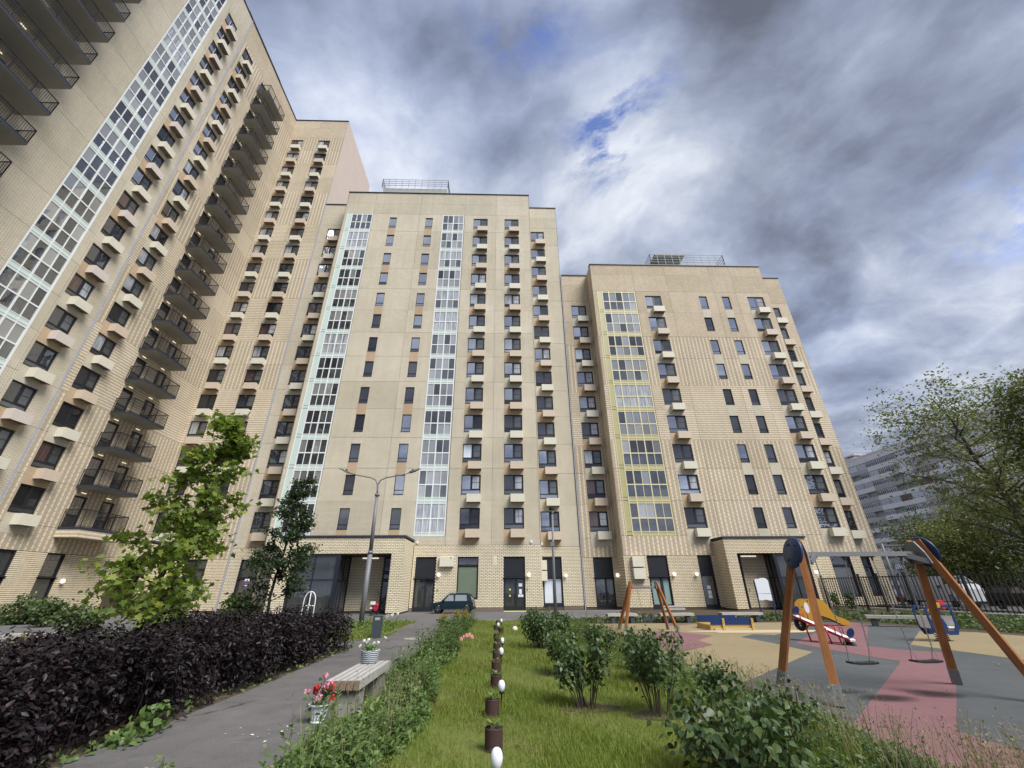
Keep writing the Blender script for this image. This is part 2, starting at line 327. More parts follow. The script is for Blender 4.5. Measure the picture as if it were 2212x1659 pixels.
# ------------------------------------------------------------------ mesh building
class MB:
    def __init__(s): s.v = []; s.f = []; s.m = []
    def quad(s, a, b, c, d, m=0):
        i = len(s.v); s.v += [a, b, c, d]; s.f.append((i, i+1, i+2, i+3)); s.m.append(m)
    def box(s, x0, x1, y0, y1, z0, z1, m=0, skip=''):
        i = len(s.v)
        s.v += [(x0, y0, z0), (x1, y0, z0), (x1, y1, z0), (x0, y1, z0), (x0, y0, z1), (x1, y0, z1), (x1, y1, z1), (x0, y1, z1)]
        for k, f in (('b', (3, 2, 1, 0)), ('t', (4, 5, 6, 7)), ('f', (0, 1, 5, 4)), ('r', (1, 2, 6, 5)), ('k', (2, 3, 7, 6)), ('l', (3, 0, 4, 7))):
            if k not in skip: s.f.append(tuple(i+j for j in f)); s.m.append(m)
        return s
    def bar(s, a, b, w, h=None, m=0, up=(0, 0, 1), taper=1.0):
        a = Vector(a); b = Vector(b); h = h or w; d = (b-a).normalized(); up = Vector(up)
        if abs(d.dot(up)) > .98: up = Vector((0, 1, 0))
        x = d.cross(up).normalized(); y = x.cross(d); i = len(s.v)
        for p, k in ((a, 1.0), (b, taper)):
            for sx_, sy_ in ((-1, -1), (1, -1), (1, 1), (-1, 1)): s.v.append(tuple(p + x*(sx_*w*k/2) + y*(sy_*h*k/2)))
        for f in ((0, 1, 2, 3), (7, 6, 5, 4), (0, 4, 5, 1), (1, 5, 6, 2), (2, 6, 7, 3), (3, 7, 4, 0)): s.f.append(tuple(i+j for j in f)); s.m.append(m)
        return s
    def tube(s, pts, rads, n=8, m=0, cap=True):
        pts = [Vector(p) for p in pts]; L = len(pts)
        if not hasattr(rads, '__len__'): rads = [rads]*L
        base = len(s.v); ref = None
        for i, p in enumerate(pts):
            d = (pts[min(i+1, L-1)] - pts[max(i-1, 0)])
            if d.length < 1e-9: d = Vector((0, 0, 1))
            d.normalize()
            if ref is None: ref = Vector((1, 0, 0)) if abs(d.x) < .9 else Vector((0, 1, 0))
            x = (ref - d*ref.dot(d)).normalized(); y = d.cross(x); ref = x
            for k in range(n):
                a = 2*math.pi*k/n; s.v.append(tuple(p + (x*math.cos(a) + y*math.sin(a))*rads[i]))
        for i in range(L-1):
            for k in range(n):
                a = base+i*n+k; b = base+i*n+(k+1) % n
                s.f.append((a, b, b+n, a+n)); s.m.append(m)
        if cap:
            s.f.append(tuple(base+k for k in reversed(range(n)))); s.m.append(m)
            s.f.append(tuple(base+(L-1)*n+k for k in range(n))); s.m.append(m)
        return s
    def lathe(s, prof, n=16, m=0, c=(0, 0, 0)):
        base = len(s.v)
        for r, z in prof:
            for k in range(n):
                a = 2*math.pi*k/n; s.v.append((c[0]+r*math.cos(a), c[1]+r*math.sin(a), c[2]+z))
        for i in range(len(prof)-1):
            for k in range(n):
                a = base+i*n+k; b = base+i*n+(k+1) % n
                s.f.append((a, b, b+n, a+n)); s.m.append(m)
        return s
    def prism(s, poly, y0, y1, m=0, axis='y'):     # poly in (x,z), extruded along y
        n = len(poly); i = len(s.v)
        for y in (y0, y1): s.v += [(x, y, z) if axis == 'y' else (y, x, z) if axis == 'x' else (x, z, y) for x, z in poly]
        s.f.append(tuple(i+k for k in range(n))); s.m.append(m)
        s.f.append(tuple(i+n+k for k in reversed(range(n)))); s.m.append(m)
        for k in range(n): s.f.append((i+k, i+n+k, i+n+(k+1) % n, i+(k+1) % n)); s.m.append(m)
        return s
    def mesh(s, name, mats, smooth=False):
        me = bpy.data.meshes.new(name); me.from_pydata(s.v, [], s.f)
        for x in mats: me.materials.append(MATS[x])
        me.polygons.foreach_set('material_index', s.m)
        if smooth: me.polygons.foreach_set('use_smooth', [True]*len(s.f))
        me.update(); return me
WLOC = {}
def put(name, me, parent=None, loc=(0, 0, 0), rz=0.0, label=None, cat=None, group=None, kind=None, rot=None):
    """link one mesh object; loc is a world position for parts of things whose root is unrotated"""
    o = bpy.data.objects.new(name, me); COL.objects.link(o)
    if parent is not None:
        o.parent = parent; pl = WLOC.get(parent.name, Vector((0, 0, 0)))
        o.location = Vector(loc) - pl if parent.get('_w') is None else loc
    else: o.location = loc
    WLOC[o.name] = Vector(loc)
    o.rotation_euler = rot if rot else (0, 0, rz)
    if label: o['label'] = label
    if cat: o['category'] = cat
    if group: o['group'] = group
    if kind: o['kind'] = kind
    return o
def thing(name, label, cat, loc=(0, 0, 0), rz=0.0, group=None):
    return put(name, None, None, loc, rz, label, cat, group)
def part(name, mb, mats, parent, smooth=False, kind=None, label=None, loc=(0, 0, 0)):
    """a part whose mesh is in the local space of its thing"""
    o = bpy.data.objects.new(name, mb if isinstance(mb, bpy.types.Mesh) else mb.mesh(name, mats if isinstance(mats, (list, tuple)) else [mats], smooth)); COL.objects.link(o); o.parent = parent; o.location = loc
    if kind: o['kind'] = kind
    if label: o['label'] = label
    return o
def copytree(o, loc, rz=None, label=None, group=None, parent=None):
    c = o.copy(); COL.objects.link(c)
    if parent is not None: c.parent = parent
    else:
        c.location = loc
        if rz is not None: c.rotation_euler = (0, 0, rz)
        if label: c['label'] = label
        if group: c['group'] = group
    for ch in o.children: copytree(ch, None, parent=c)
    return c
def setmat(o, i, name):
    o.material_slots[i].link = 'OBJECT'; o.material_slots[i].material = MATS[name]
def cloud_mesh(name, tmpl_v, tmpl_f, pos, nrm, size, mat, spin=None):
    """many copies of one small leaf as real geometry in one mesh"""
    pos = np.asarray(pos, float); N = len(pos); tv = np.asarray(tmpl_v, float); k = len(tv)
    nrm = nrm/np.linalg.norm(nrm, axis=1, keepdims=True)
    ref = rng.normal(size=(N, 3)) if spin is None else spin
    tx = ref - nrm*np.sum(ref*nrm, 1, keepdims=True); tx /= np.linalg.norm(tx, axis=1, keepdims=True)+1e-9
    ty = np.cross(nrm, tx); size = np.asarray(size, float).reshape(N, 1, 1)
    V = (tv[None, :, 0:1]*tx[:, None, :] + tv[None, :, 1:2]*ty[:, None, :] + tv[None, :, 2:3]*nrm[:, None, :])*size + pos[:, None, :]
    me = bpy.data.meshes.new(name)
    me.vertices.add(N*k); me.vertices.foreach_set('co', V.astype(np.float32).ravel())
    lens = np.array([len(f) for f in tmpl_f]); flat = np.concatenate([np.array(f) for f in tmpl_f])
    loops = (flat[None, :] + (np.arange(N)*k)[:, None]).ravel()
    me.loops.add(len(loops)); me.loops.foreach_set('vertex_index', loops.astype(np.int32))
    tot = np.tile(lens, N); st = np.concatenate([[0], np.cumsum(tot)[:-1]])
    me.polygons.add(len(tot)); me.polygons.foreach_set('loop_start', st.astype(np.int32)); me.polygons.foreach_set('loop_total', tot.astype(np.int32))
    me.materials.append(MATS[mat]); me.update(calc_edges=True); me.validate()
    return me
LEAF = ([(0, 0, 0), (.35, .24, .05), (.75, .17, .03), (1, 0, -.08), (.75, -.17, .03), (.35, -.24, .05), (.5, 0, -.02)], [(0, 6, 1), (1, 6, 2), (2, 6, 3), (3, 6, 4), (4, 6, 5), (5, 6, 0)])
LEAF4 = ([(0, 0, 0), (.45, .27, .06), (1, 0, -.05), (.45, -.27, .06)], [(0, 2, 1), (0, 3, 2)])
HEART = ([(0, 0, 0), (.12, .30, .05), (.45, .36, .04), (1, 0, -.12), (.45, -.36, .04), (.12, -.30, .05), (.4, 0, -.03)], [(0, 6, 1), (1, 6, 2), (2, 6, 3), (3, 6, 4), (4, 6, 5), (5, 6, 0)])
LOBED = ([(0, 0, 0), (.2, .32, .05), (.42, .18, .0), (.62, .36, .03), (.68, .14, 0), (1, 0, -.08), (.68, -.14, 0), (.62, -.36, .03), (.42, -.18, 0), (.2, -.32, .05)], [(0, 2, 1), (0, 4, 2), (2, 4, 3), (0, 5, 4), (0, 6, 5), (0, 8, 6), (6, 8, 7), (0, 9, 8)])
MAPLE = ([(0, 0, 0), (-.1, .38, .04), (.2, .30, 0), (.32, .62, .05), (.52, .28, 0), (1, 0, -.14), (.52, -.28, 0), (.32, -.62, .05), (.2, -.30, 0), (-.1, -.38, .04), (.35, 0, -.03)],
         [(0, 10, 2, 1), (2, 10, 4, 3), (4, 10, 5), (10, 6, 5), (10, 8, 7, 6), (10, 0, 9, 8)])
BLADE = ([(0, -.045, 0), (0, .045, 0), (.55, .03, .10), (.55, -.03, .10), (1, 0, .32)], [(0, 1, 2, 3), (3, 2, 4)])
# ------------------------------------------------------------------ ground
def sheet(name, poly, z, mat, kind='structure', label=None):
    mb = MB(); mb.v = [(x, y, z) for x, y in poly]; mb.f = [tuple(range(len(poly)))]; mb.m = [0]
    o = put(name, mb.mesh(name, [mat]), None); o['kind'] = kind
    return o
sheet('ground', [(-400, -60), (500, -60), (500, 700), (-400, 700)], -.012, 'soil')
sheet('courtyard_asphalt', [(-31.6, -20), (-7.6, -20), (-7.6, 28), (-31.6, 28)], -.006, 'asphalt_road')
sheet('path', [(-4.75, -2), (-2.28, -2), (-2.33, 10), (-2.6, 26.95), (-5.6, 26.95), (-4.45, 20.9), (-4.52, 18.5), (-5.15, 17.6), (-9.2, 17.6), (-9.2, 15.8), (-4.7, 15.8), (-4.6, 10)], .004, 'asphalt')
sheet('road', [(-31.6, 28.0), (-8.9, 28.0), (-4.6, 26.95), (-2.5, 26.95), (1.4, 26.98), (3.2, 28.6), (9.4, 28.6), (10.2, 38.4), (-31.6, 38.4)], .0, 'asphalt_road')
sheet('lawn', [(-2.3, -1), (4.9, -1), (4.3, 8), (4.3, 24), (3.2, 28.55), (1.4, 26.93), (-2.56, 26.9)], .006, 'turf')
sheet('verge', [(-9.2, 17.65), (-5.2, 17.65), (-4.56, 18.5), (-4.5, 20.9), (-4.95, 26.9), (-8.9, 27.95), (-9.2, 27.95)], .006, 'turf')
sheet('flowerbed', [(4.35, 24.6), (27, 24.6), (27, 37.9), (10.4, 37.9), (9.5, 28.6), (3.3, 28.6)], .002, 'soil')
# rubber playground paving: grey sheet, zigzag yellow and pink fields
sheet('rubber_paving', [(4.15, -1), (20.5, -1), (20.5, 15.0), (18.75, 16.8), (17.9, 23.9), (4.3, 24.3), (4.3, 8)], .008, 'rubber_grey')
sheet('rubber_paving', [(4.2, 9.05), (5.45, 10.26), (8.72, 13.43), (8.85, 15.5), (8.78, 17.41), (9.79, 18.36), (10.39, 18.0), (11.5, 18.9), (13.6, 21.2), (15.2, 24.05), (4.32, 24.28)], .012, 'rubber_yellow')
sheet('rubber_paving', [(12.71, 14.75), (16.82, 18.86), (18.45, 18.2), (18.7, 16.8), (20.4, 15.0), (20.4, 11.4), (12.76, 11.6)], .012, 'rubber_yellow')
sheet('rubber_paving', [(9.58, 15.55), (17.2, 23.85), (17.85, 23.85), (17.2, 21.9), (11.2, 14.6), (11.38, 13.89), (12.2, 12.9), (11.7, 12.7), (8.65, 9.32), (5.72, 6.42), (5.9, 3), (6.5, -1), (4.6, -1), (4.25, 4), (4.6, 6.72), (9.32, 11.32), (9.69, 11.73), (9.48, 13.79)], .012, 'rubber_pink')
sheet('rubber_paving', [(8.07, 18.04), (6.83, 16.54), (6.75, 15.27), (5.17, 13.75), (4.3, 14.3), (4.3, 19.0), (5.6, 18.6), (6.2, 19.8), (7.2, 19.9)], .016, 'rubber_pink')
sheet('rubber_paving', [(8.6, 24.15), (8.0, 22.5), (9.4, 23.3), (11.0, 24.1)], .016, 'rubber_pink')
def blob(cx, cy, rx, ry, z, mat, name, n=26, wob=.3):
    ph = random.random()*9
    sheet(name, [(cx+rx*math.cos(a)*(1+wob*math.sin(3*a+ph)*.5+wob*.3*math.sin(7*a)), cy+ry*math.sin(a)*(1+wob*math.cos(2*a+ph)*.5)) for a in [2*math.pi*i/n for i in range(n)]], z, mat)
# ------------------------------------------------------------------ facades
class Fac:
    """one plane of a building: u runs along it, d points out of it"""
    def __init__(s, root, base, wing=False): s.root, s.base, s.wing = root, base, wing; s.rz = math.pi/2 if wing else 0.0
    def p(s, u, z, d=0.0): return (s.base+d, u, z) if s.wing else (u, s.base-d, z)
    def put(s, name, me, u, z, d=0.0, parent=None):
        o = bpy.data.objects.new(name, me); COL.objects.link(o)
        if parent is not None: o.parent = parent
        else:
            o.parent = s.root; o.location = Vector(s.p(u, z, d)) - s.root.location; o.rotation_euler = (0, 0, s.rz)
        return o
CACHE = {}
def cached(key, fn):
    if key not in CACHE: CACHE[key] = fn()
    return CACHE[key]
def panel_mesh(w, h, holes, mat):
    key = ('panel', round(w, 3), round(h, 3), tuple(tuple(round(x, 3) for x in q) for q in holes), mat)
    def fn():
        us = sorted({0, w} | {min(max(x, 0), w) for q in holes for x in q[:2]}); zs = sorted({0, h} | {min(max(x, 0), h) for q in holes for x in q[2:]})
        mb = MB()
        def hole(i, j):
            if i < 0 or j < 0 or i >= len(us)-1 or j >= len(zs)-1: return None
            cu, cz = (us[i]+us[i+1])/2, (zs[j]+zs[j+1])/2
            return any(a < cu < b and c < cz < e for a, b, c, e in holes)
        for i in range(len(us)-1):
            for j in range(len(zs)-1):
                if hole(i, j): continue
                a, b, c, e = us[i], us[i+1], zs[j], zs[j+1]
                mb.quad((a, 0, c), (b, 0, c), (b, 0, e), (a, 0, e))
                for di, dj, q in ((-1, 0, ((a, c), (a, e))), (1, 0, ((b, e), (b, c))), (0, -1, ((b, c), (a, c))), (0, 1, ((a, e), (b, e)))):
                    hh = hole(i+di, j+dj)
                    if hh is False: continue
                    t = .04 if hh is None else .19
                    (x0, z0), (x1, z1) = q
                    mb.quad((x0, t, z0), (x0, 0, z0), (x1, 0, z1), (x1, t, z1))
        return mb.mesh('wall_panel', [mat])
    return cached(key, fn)
def panels(fac, us, zs, holes, matfn, gap=.022, name='wall_panel'):
    for i in range(len(us)-1):
        for j in range(len(zs)-1):
            u0, u1, z0, z1 = us[i]+gap/2, us[i+1]-gap/2, zs[j]+gap/2, zs[j+1]-gap/2
            hs = [(a-u0, b-u0, c-z0, e-z0) for a, b, c, e in holes if a < u1 and b > u0 and c < z1 and e > z0]
            if any(a <= 0 and b >= u1-u0 and c <= 0 and e >= z1-z0 for a, b, c, e in hs): continue
            fac.put(name, panel_mesh(u1-u0, z1-z0, hs, matfn(j)), u0, z0)
F = 2.97; Z2 = 5.74         # floor height; seam under floor 2
WB, WT = 6.33-Z2, 8.10-Z2   # window bottom and top above the seam
def zf(k): return Z2 + F*(k-2)
def wide_window_mesh(w, h):
    def fn():
        mb = MB(); f = .07; y0, y1 = .09, .16; mx = w*.5; tz = .36
        mb.box(0, w, y0, y1, 0, f); mb.box(0, w, y0, y1, h-f, h); mb.box(0, f, y0, y1, f, h-f); mb.box(w-f, w, y0, y1, f, h-f)
        mb.box(f, w-f, y0+.002, y1, tz, tz+.09); mb.box(mx-.06, mx+.07, y0+.004, y1, tz+.09, h-f)
        mb.box(mx+.07, mx+.13, y0-.006, y1, tz+.09, h-f); mb.box(w-f-.06, w-f, y0-.006, y1, tz+.09, h-f)
        mb.box(mx+.13, w-f-.06, y0-.006, y1, tz+.09, tz+.15); mb.box(mx+.13, w-f-.06, y0-.006, y1, h-f-.06, h-f)
        mb.box(mx+.13, w-f-.06, y0+.02, y1-.01, (h+tz)/2, (h+tz)/2+.03)
        mb.box(0, w, -.03, y0, -.025, 0)
        return mb.mesh('window', ['dark_frame'])
    return cached(('ww', round(w, 3), round(h, 3)), fn)
def pane(x0, x1, z0, z1, mat, y=.125):
    def fn():
        mb = MB(); mb.box(x0, x1, y, y+.02, z0, z1); return mb.mesh('pane', [mat])
    return cached(('pane', round(x0, 3), round(x1, 3), round(z0, 3), round(z1, 3), round(y, 3)), fn)
def add_pane(fac, win, x0, x1, z0, z1, mat, y=.125):
    o = fac.put('pane', pane(x0, x1, z0, z1, 'glass_dark', y), 0, 0, parent=win); setmat(o, 0, mat); return o
def wide_window(fac, u, z, w=1.76, h=1.77, sky=.5):  # sky: share of mirror panes, set per floor as a stand-in for reflections
    win = fac.put('window', wide_window_mesh(w, h), u, z)
    mx = w*.5; r = random.random()
    left = 'glass_sky' if r < sky else random.choice(['glass_curtain', 'glass_mid', 'glass_dark', 'glass_mid', 'glass_warm'])
    if sky > .5 and left in ('glass_warm', 'glass_dark'): left = 'glass_blind'
    right = random.choice(['glass_net', 'glass_net', 'glass_mid', 'glass_dark' if sky < .6 else 'glass_net', 'glass_curtain'])
    low = 'glass_sky' if left == 'glass_sky' and random.random() < .8 else random.choice(['glass_mid', 'glass_net', 'glass_dark'])
    add_pane(fac, win, .07, mx-.06, .45, h-.07, left); add_pane(fac, win, mx+.13, w-.13, .51, h-.13, right); add_pane(fac, win, .07, w-.07, .07, .36, low)
    return win
def slim_window(fac, u, z, w=.9, h=1.77, sky=.5):
    def fn():
        mb = MB(); f = .055; y0, y1 = .09, .16
        mb.box(0, w, y0, y1, 0, f); mb.box(0, w, y0, y1, h-f, h); mb.box(0, f, y0, y1, f, h-f); mb.box(w-f, w, y0, y1, f, h-f); mb.box(f, w-f, y0+.002, y1, .36, .42); mb.box(0, w, -.03, y0, -.025, 0)
        return mb.mesh('window', ['dark_frame'])
    win = fac.put('window', cached(('sw', w, h), fn), u, z)
    m1 = 'glass_sky' if random.random() < sky else random.choice(['glass_mid', 'glass_dark', 'glass_mid'])
    add_pane(fac, win, .055, w-.055, .42, h-.055, m1); add_pane(fac, win, .055, w-.055, .055, .36, m1 if random.random() < .6 else 'glass_mid')
def ac_box(fac, u, z, kind, w=1.24, h=.70, dep=.55):
    def fn():
        mb = MB(); t = .025
        mb.box(0, w, -dep, -dep+t, 0, h); mb.box(0, t, -dep+t, .01, 0, h); mb.box(w-t, w, -dep+t, .01, 0, h); mb.box(t, w-t, -dep+t, .01, h-t-.01, h-.01)
        mb.box(t, w-t, -dep+t, .0, .06, .085, 1); mb.box(w*.42, w*.55, -dep*.6, -dep*.4, -.02, .058, 1); mb.box(w*.15, w*.2, -dep*.95+t, 0, .02, .058, 1); mb.box(w*.8, w*.85, -dep*.95+t, 0, .02, .058, 1)
        return mb.mesh('air_conditioner_box', ['cream_box', 'box_dark'])
    o = fac.put('air_conditioner_box', cached(('ac', w, h, dep), fn), u, z)
    if kind != 'cream_box': setmat(o, 0, kind)
def accent(fac, u, z0, z1, w, mat):
    def fn():
        mb = MB(); mb.box(0, w, -.009, .03, 0, z1-z0); return mb.mesh('accent_panel', ['accent_tan'])
    o = fac.put('accent_panel', cached(('acc', round(w, 3), round(z1-z0, 3)), fn), u, z0)
    if mat != 'accent_tan': setmat(o, 0, mat)
def win_column(fac, u, floors, even, odd, w=1.76, sky=lambda k: .5, ac=True, acoff=.57, holes=None):
    for k in floors:
        z = zf(k)+WB; wide_window(fac, u, z, w, 1.77, sky(k)); holes.append((u, u+w, z, z+1.77))
        kind = even if k % 2 == 0 else odd
        if ac: ac_box(fac, u+acoff, z-.76, {'tan': 'tan_box', 'cream': 'cream_box', 'pink': 'pink_box'}[kind])
        accent(fac, u, z-(1.2 if k > 2 else 1.28), z-.03, w, 'accent_cream' if kind == 'cream' else 'accent_tan')
def loggia(fac, u, k, xs, thick, panelside, frame, green, holes, bars=True, dark=.5):
    """glazed loggia of one floor: frame, two rows of panes, spandrels, inner railing"""
    w = xs[-1]+.09; z = zf(k)-.02; H = F-.004; tag = (tuple(xs), tuple(thick), panelside, frame)
    allx = xs
    def vb(i): return .11 if i in thick else .055
    zr = [(.36, 1.42), (1.53, 2.74)]     # glass rows
    def fn():
        mb = MB(); y0, y1 = -.02, .07
        for i, x in enumerate(allx):
            b = vb(i) if 0 < i < len(allx)-1 else .10
            mb.box(x-b/2, x+b/2, y0-.004, y1, 0, H)
        if panelside == 'L': mb.box(-.02, .05, y0, y1, 0, H); mb.box(.05, xs[0]-.05, y0+.02, y1, 1.42, 1.45)
        if panelside == 'R': mb.box(w-.07, w, y0, y1, 0, H)
        lo = 0 if panelside != 'L' else .05
        for za, zb in ((0, .05), (.30, .36), (1.42, 1.53), (2.74, 2.80), (H-.03, H)): mb.box(xs[0], xs[-1], y0, y1, za, zb)
        return mb.mesh('loggia_glazing', [frame])
    o = fac.put('loggia_glazing', cached(('lg',)+tag, fn), u, z)
    def fn2():
        mb = MB()
        for i in range(len(xs)-1):
            mb.box(xs[i]+.03, xs[i+1]-.03, .0, .03, .05, .30); mb.box(xs[i]+.03, xs[i+1]-.03, .0, .03, 2.80, H-.03)
        if panelside == 'L': mb.box(.03, xs[0]-.04, -.002, .03, .34, H); mb.box(.05, xs[0]-.05, .002, .03, .05, .30)
        if panelside == 'R': mb.box(xs[-1]+.04, w-.05, -.002, .03, .34, H); mb.box(xs[-1]+.05, w-.07, .002, .03, .05, .30)
        return mb.mesh('spandrel_panel', [green])
    fac.put('spandrel_panel', cached(('lgs',)+tag, fn2), 0, 0, parent=o)
    def fn3():
        mb = MB(); x = xs[0]+.08
        while x < xs[-1]-.05: mb.box(x, x+.055, .12, .14, .33, 1.40); x += .14
        mb.box(xs[0], xs[-1], .14, .18, 1.36, 1.42)
        return mb.mesh('railing', ['rail_bar'])
    if bars: fac.put('railing', cached(('lgb',)+tag, fn3), 0, 0, parent=o)
    cur = random.random()
    for i in range(len(xs)-1):
        for r, (za, zb) in enumerate(zr):
            if r == 0: mt = 'glass_clear' if dark > .3 else random.choice(['glass_clear', 'glass_loggia', 'glass_loggia'])
            else:
                mt = 'glass_clear' if random.random() < dark else random.choice(['glass_loggia', 'glass_mid', 'glass_loggia'])
                if cur < .13: mt = 'glass_curtain'
            if cur < .07 and r == 0: mt = 'glass_curtain'
            p = fac.put('pane', pane(xs[i]+.03, xs[i+1]-.03, za, zb, 'glass_clear', .02), 0, 0, parent=o); setmat(p, 0, mt)
    holes.append((u, u+w, z, z+H))
def core(root, boxes, mat='core', name='wall'):
    mb = MB()
    for b in boxes: mb.box(*b)
    c = Vector(root.location); mb.v = [tuple(Vector(v)-c) for v in mb.v]
    return part(name, mb, mat, root)
def coping(fac, u0, u1, z, mat='black_metal', d=.09, name='coping'):
    mb = MB(); mb.box(0, u1-u0, -d, .5, 0, .10); fac.put(name, mb.mesh(name, [mat]), u0, z)
def globe_lamp(fac, u, z):
    def fn():
        mb = MB(); mb.lathe([(.0, .16), (.09, .13), (.135, .06), (.15, -.02), (.125, -.1), (.07, -.15), (0, -.165)], 14, 0, (0, -.19, 0)); mb.box(-.05, .05, -.10, 0, -.05, .05, 1); return mb.mesh('wall_lamp', ['lamp_glow', 'dark_frame'], True)
    fac.put('wall_lamp', cached('globe', fn), u, z)
def strip_lamp(fac, u, z, w=.40):
    def fn():
        mb = MB(); mb.box(0, w, -.07, -.02, 0, .045); mb.box(0, w, -.02, 0, -.01, .07, 1); return mb.mesh('wall_lamp', ['strip_glow', 'dark_frame'])
    fac.put('wall_lamp', cached(('strip', w), fn), u, z)
def shop_opening(fac, u0, u1, z0, z1, split, holes, leaves=2, louvre=True, glassm=('glass_shop', 'glass_shop'), ledge=True, name='door', low=.32):
    """tall dark opening: louvred blind above, door or window with panes below"""
    w, h = u1-u0, z1-z0; holes.append((u0, u1, z0, z1)); s = split-z0
    mb = MB(); f = .09; y0, y1 = .06, .17
    mb.box(0, f, y0, y1, 0, h); mb.box(w-f, w, y0, y1, 0, h); mb.box(f, w-f, y0, y1, h-f, h); mb.box(f, w-f, y0, y1, s-.06, s+.08); mb.box(f, w-f, y0, y1, 0, low if louvre else f)
    if ledge: mb.box(-.06, w+.02, -.10, y0, s-.03, s+.03)
    n = leaves; xs = [f+(w-2*f)*i/n for i in range(n+1)]
    if leaves == 2: xs[1] = f+(w-2*f)*.58
    for x in xs[1:-1]: mb.box(x-.07, x+.07, y0+.003, y1, low if louvre else f, s-.06)
    o = fac.put(name, mb.mesh(name, ['dark_frame']), u0, z0)
    for i in range(n):
        a = xs[i]+(.07 if i else .05); b = xs[i+1]-(.07 if i < n-1 else .05)
        add_pane(fac, o, a, b, low if louvre else f, s-.12, glassm[i % len(glassm)], .14)
    if louvre:
        mb = MB(); z = s+.10
        while z < h-f-.04: mb.box(f, w-f, .09, .10, z, z+.045); mb.box(f, w-f, .10, .16, z+.035, z+.05); z += .062
        fac.put('louvre', mb.mesh('louvre', ['louvre']), 0, 0, parent=o)
    else: add_pane(fac, o, f, w-f, s+.08, h-f, glassm[-1], .14)
    return o
def bricks(fac, regions, holes, mat, singles=0, d=.03, rh=.115, bw=.33, joint=.028, root_pick=None):
    """ground-floor brickwork laid brick by brick in running bond, mortar set back"""
    mb = MB(); unit = []; n = 0
    for u0, u1, z0, z1 in regions:
        rows = int(round((z1-z0)/rh)); rr = (z1-z0)/rows
        for r in range(rows):
            a = u0 - (bw/2 if r % 2 else 0); za, zb = z0+r*rr+joint/2, z0+(r+1)*rr-joint/2
            while a < u1:
                x0, x1 = max(a+joint/2, u0), min(a+bw-joint/2, u1); a += bw
                segs = [(x0, x1)]
                for hu0, hu1, hz0, hz1 in holes:
                    if hz0 < zb-.01 and hz1 > za+.01:
                        segs = [q for s_, e_ in segs for q in ((s_, min(e_, hu0)), (max(s_, hu1), e_)) if q[1]-q[0] > .03]
                for s_, e_ in segs:
                    if e_-s_ > .03: unit.append((s_, e_, za, zb))
    if singles:
        full = [q for q in unit if abs(q[1]-q[0]-(bw-joint)) < .005]
        full.sort(key=root_pick); pick = set(full[:singles])
        me = MB().box(0, bw-joint, -d, .0, 0, rr-joint, 0, 'k').mesh('brick', [mat])
        for q in pick: fac.put('brick', me, q[0], q[2])
        unit = [q for q in unit if q not in pick]
    for s_, e_, za, zb in unit: mb.box(s_, e_, -d*(.8+.4*random.random()), 0, za, zb, 0, 'k')
    me = mb.mesh('brickwork', [mat]); o = fac.put('brickwork', me, 0, 0); o['kind'] = 'stuff'
    return o
# ------------------------------------------------------------------ middle apartment building
def parapet_rail(root, x0, x1, y0, y1, z, h, n, rows, name='roof_railing', mat='grey_metal'):
    mb = MB(); c = root.location
    pts = [(x0, y0), (x1, y0), (x1, y1), (x0, y1)]
    for i in range(4):
        a, b = Vector((*pts[i], z)), Vector((*pts[(i+1) % 4], z)); L = (b-a).length; k = max(1, int(n*L/(x1-x0)))
        for j in range(k+1):
            p = a.lerp(b, j/k); mb.bar(p, p+Vector((0, 0, h)), .05)
        for r in range(rows): zz_ = z+h*(r+1)/rows - .03; mb.bar((a.x, a.y, zz_), (b.x, b.y, zz_), .045)
    mb.v = [tuple(Vector(v)-c) for v in mb.v]
    part(name, mb, mat, root)
mid = thing('apartment_building', 'middle height apartment building of pale brick with white and pale green glazed loggias', 'building', (-8, 40, 0), group=None)
RZ = 48.1
fm = Fac(mid, 38.0); fr = Fac(mid, 40.0)
core(mid, [(-23.6, 7.28, 40.2, 52, 0, RZ-.1), (-19.85, 3.45, 38.2, 40.2, 4.6, RZ-.1), (-19.85, -12.3, 38.2, 40.2, 0, 4.6), (-9.0, 3.45, 38.2, 40.2, 0, 4.6)])
H = []; HR = []
up = lambda k: .25 if k < 4 else .55 if k < 6 else .85  # fewer mirror panes low down imitate the darker reflections there
win_column(fm, -3.57, range(2, 15), 'tan', 'cream', 1.76, up, holes=H)
win_column(fm, .33, range(2, 15), 'tan', 'cream', 1.76, up, holes=H)
for u, f_s in ((-14.12, lambda k: 0.0 if k < 9 else .4 if k < 10 else 1.0), (-9.62, lambda k: .3 if k < 3 else .85)):
    for k in range(2, 15):
        z = zf(k)+WB; slim_window(fm, u, z, .9, 1.77, f_s(k)); H.append((u, u+.9, z, z+1.77))
        if k % 2 == 0: accent(fm, u, z-(1.2 if k > 2 else .7), z-.03, .9, 'accent_tan')
for k in range(2, 15):
    loggia(fm, -7.49, k, [.05, .70, 1.36, 2.02, 2.66], [2], '', 'pvc_white', 'pvc_green', H, dark=.12 if k > 9 or 5 < k < 8 else .25)
    loggia(fm, -19.47, k, [.60, 1.23, 1.87, 2.51, 3.13], [2], 'L', 'pvc_white', 'pvc_green', H, dark=.4)
win_column(fr, 3.75, range(2, 15), 'tan', 'cream', 1.75, up, holes=HR)
win_column(fr, -22.57, range(2, 15), 'tan', 'cream', 1.75, lambda k: 0.05, holes=HR)
ZS = [5.02] + [zf(k) for k in range(3, 16)] + [46.2, RZ]
panels(fm, [-19.9, -16.25, -10.4, -4.72, -.75, 3.5], ZS, H, lambda j: 'brick_pale')
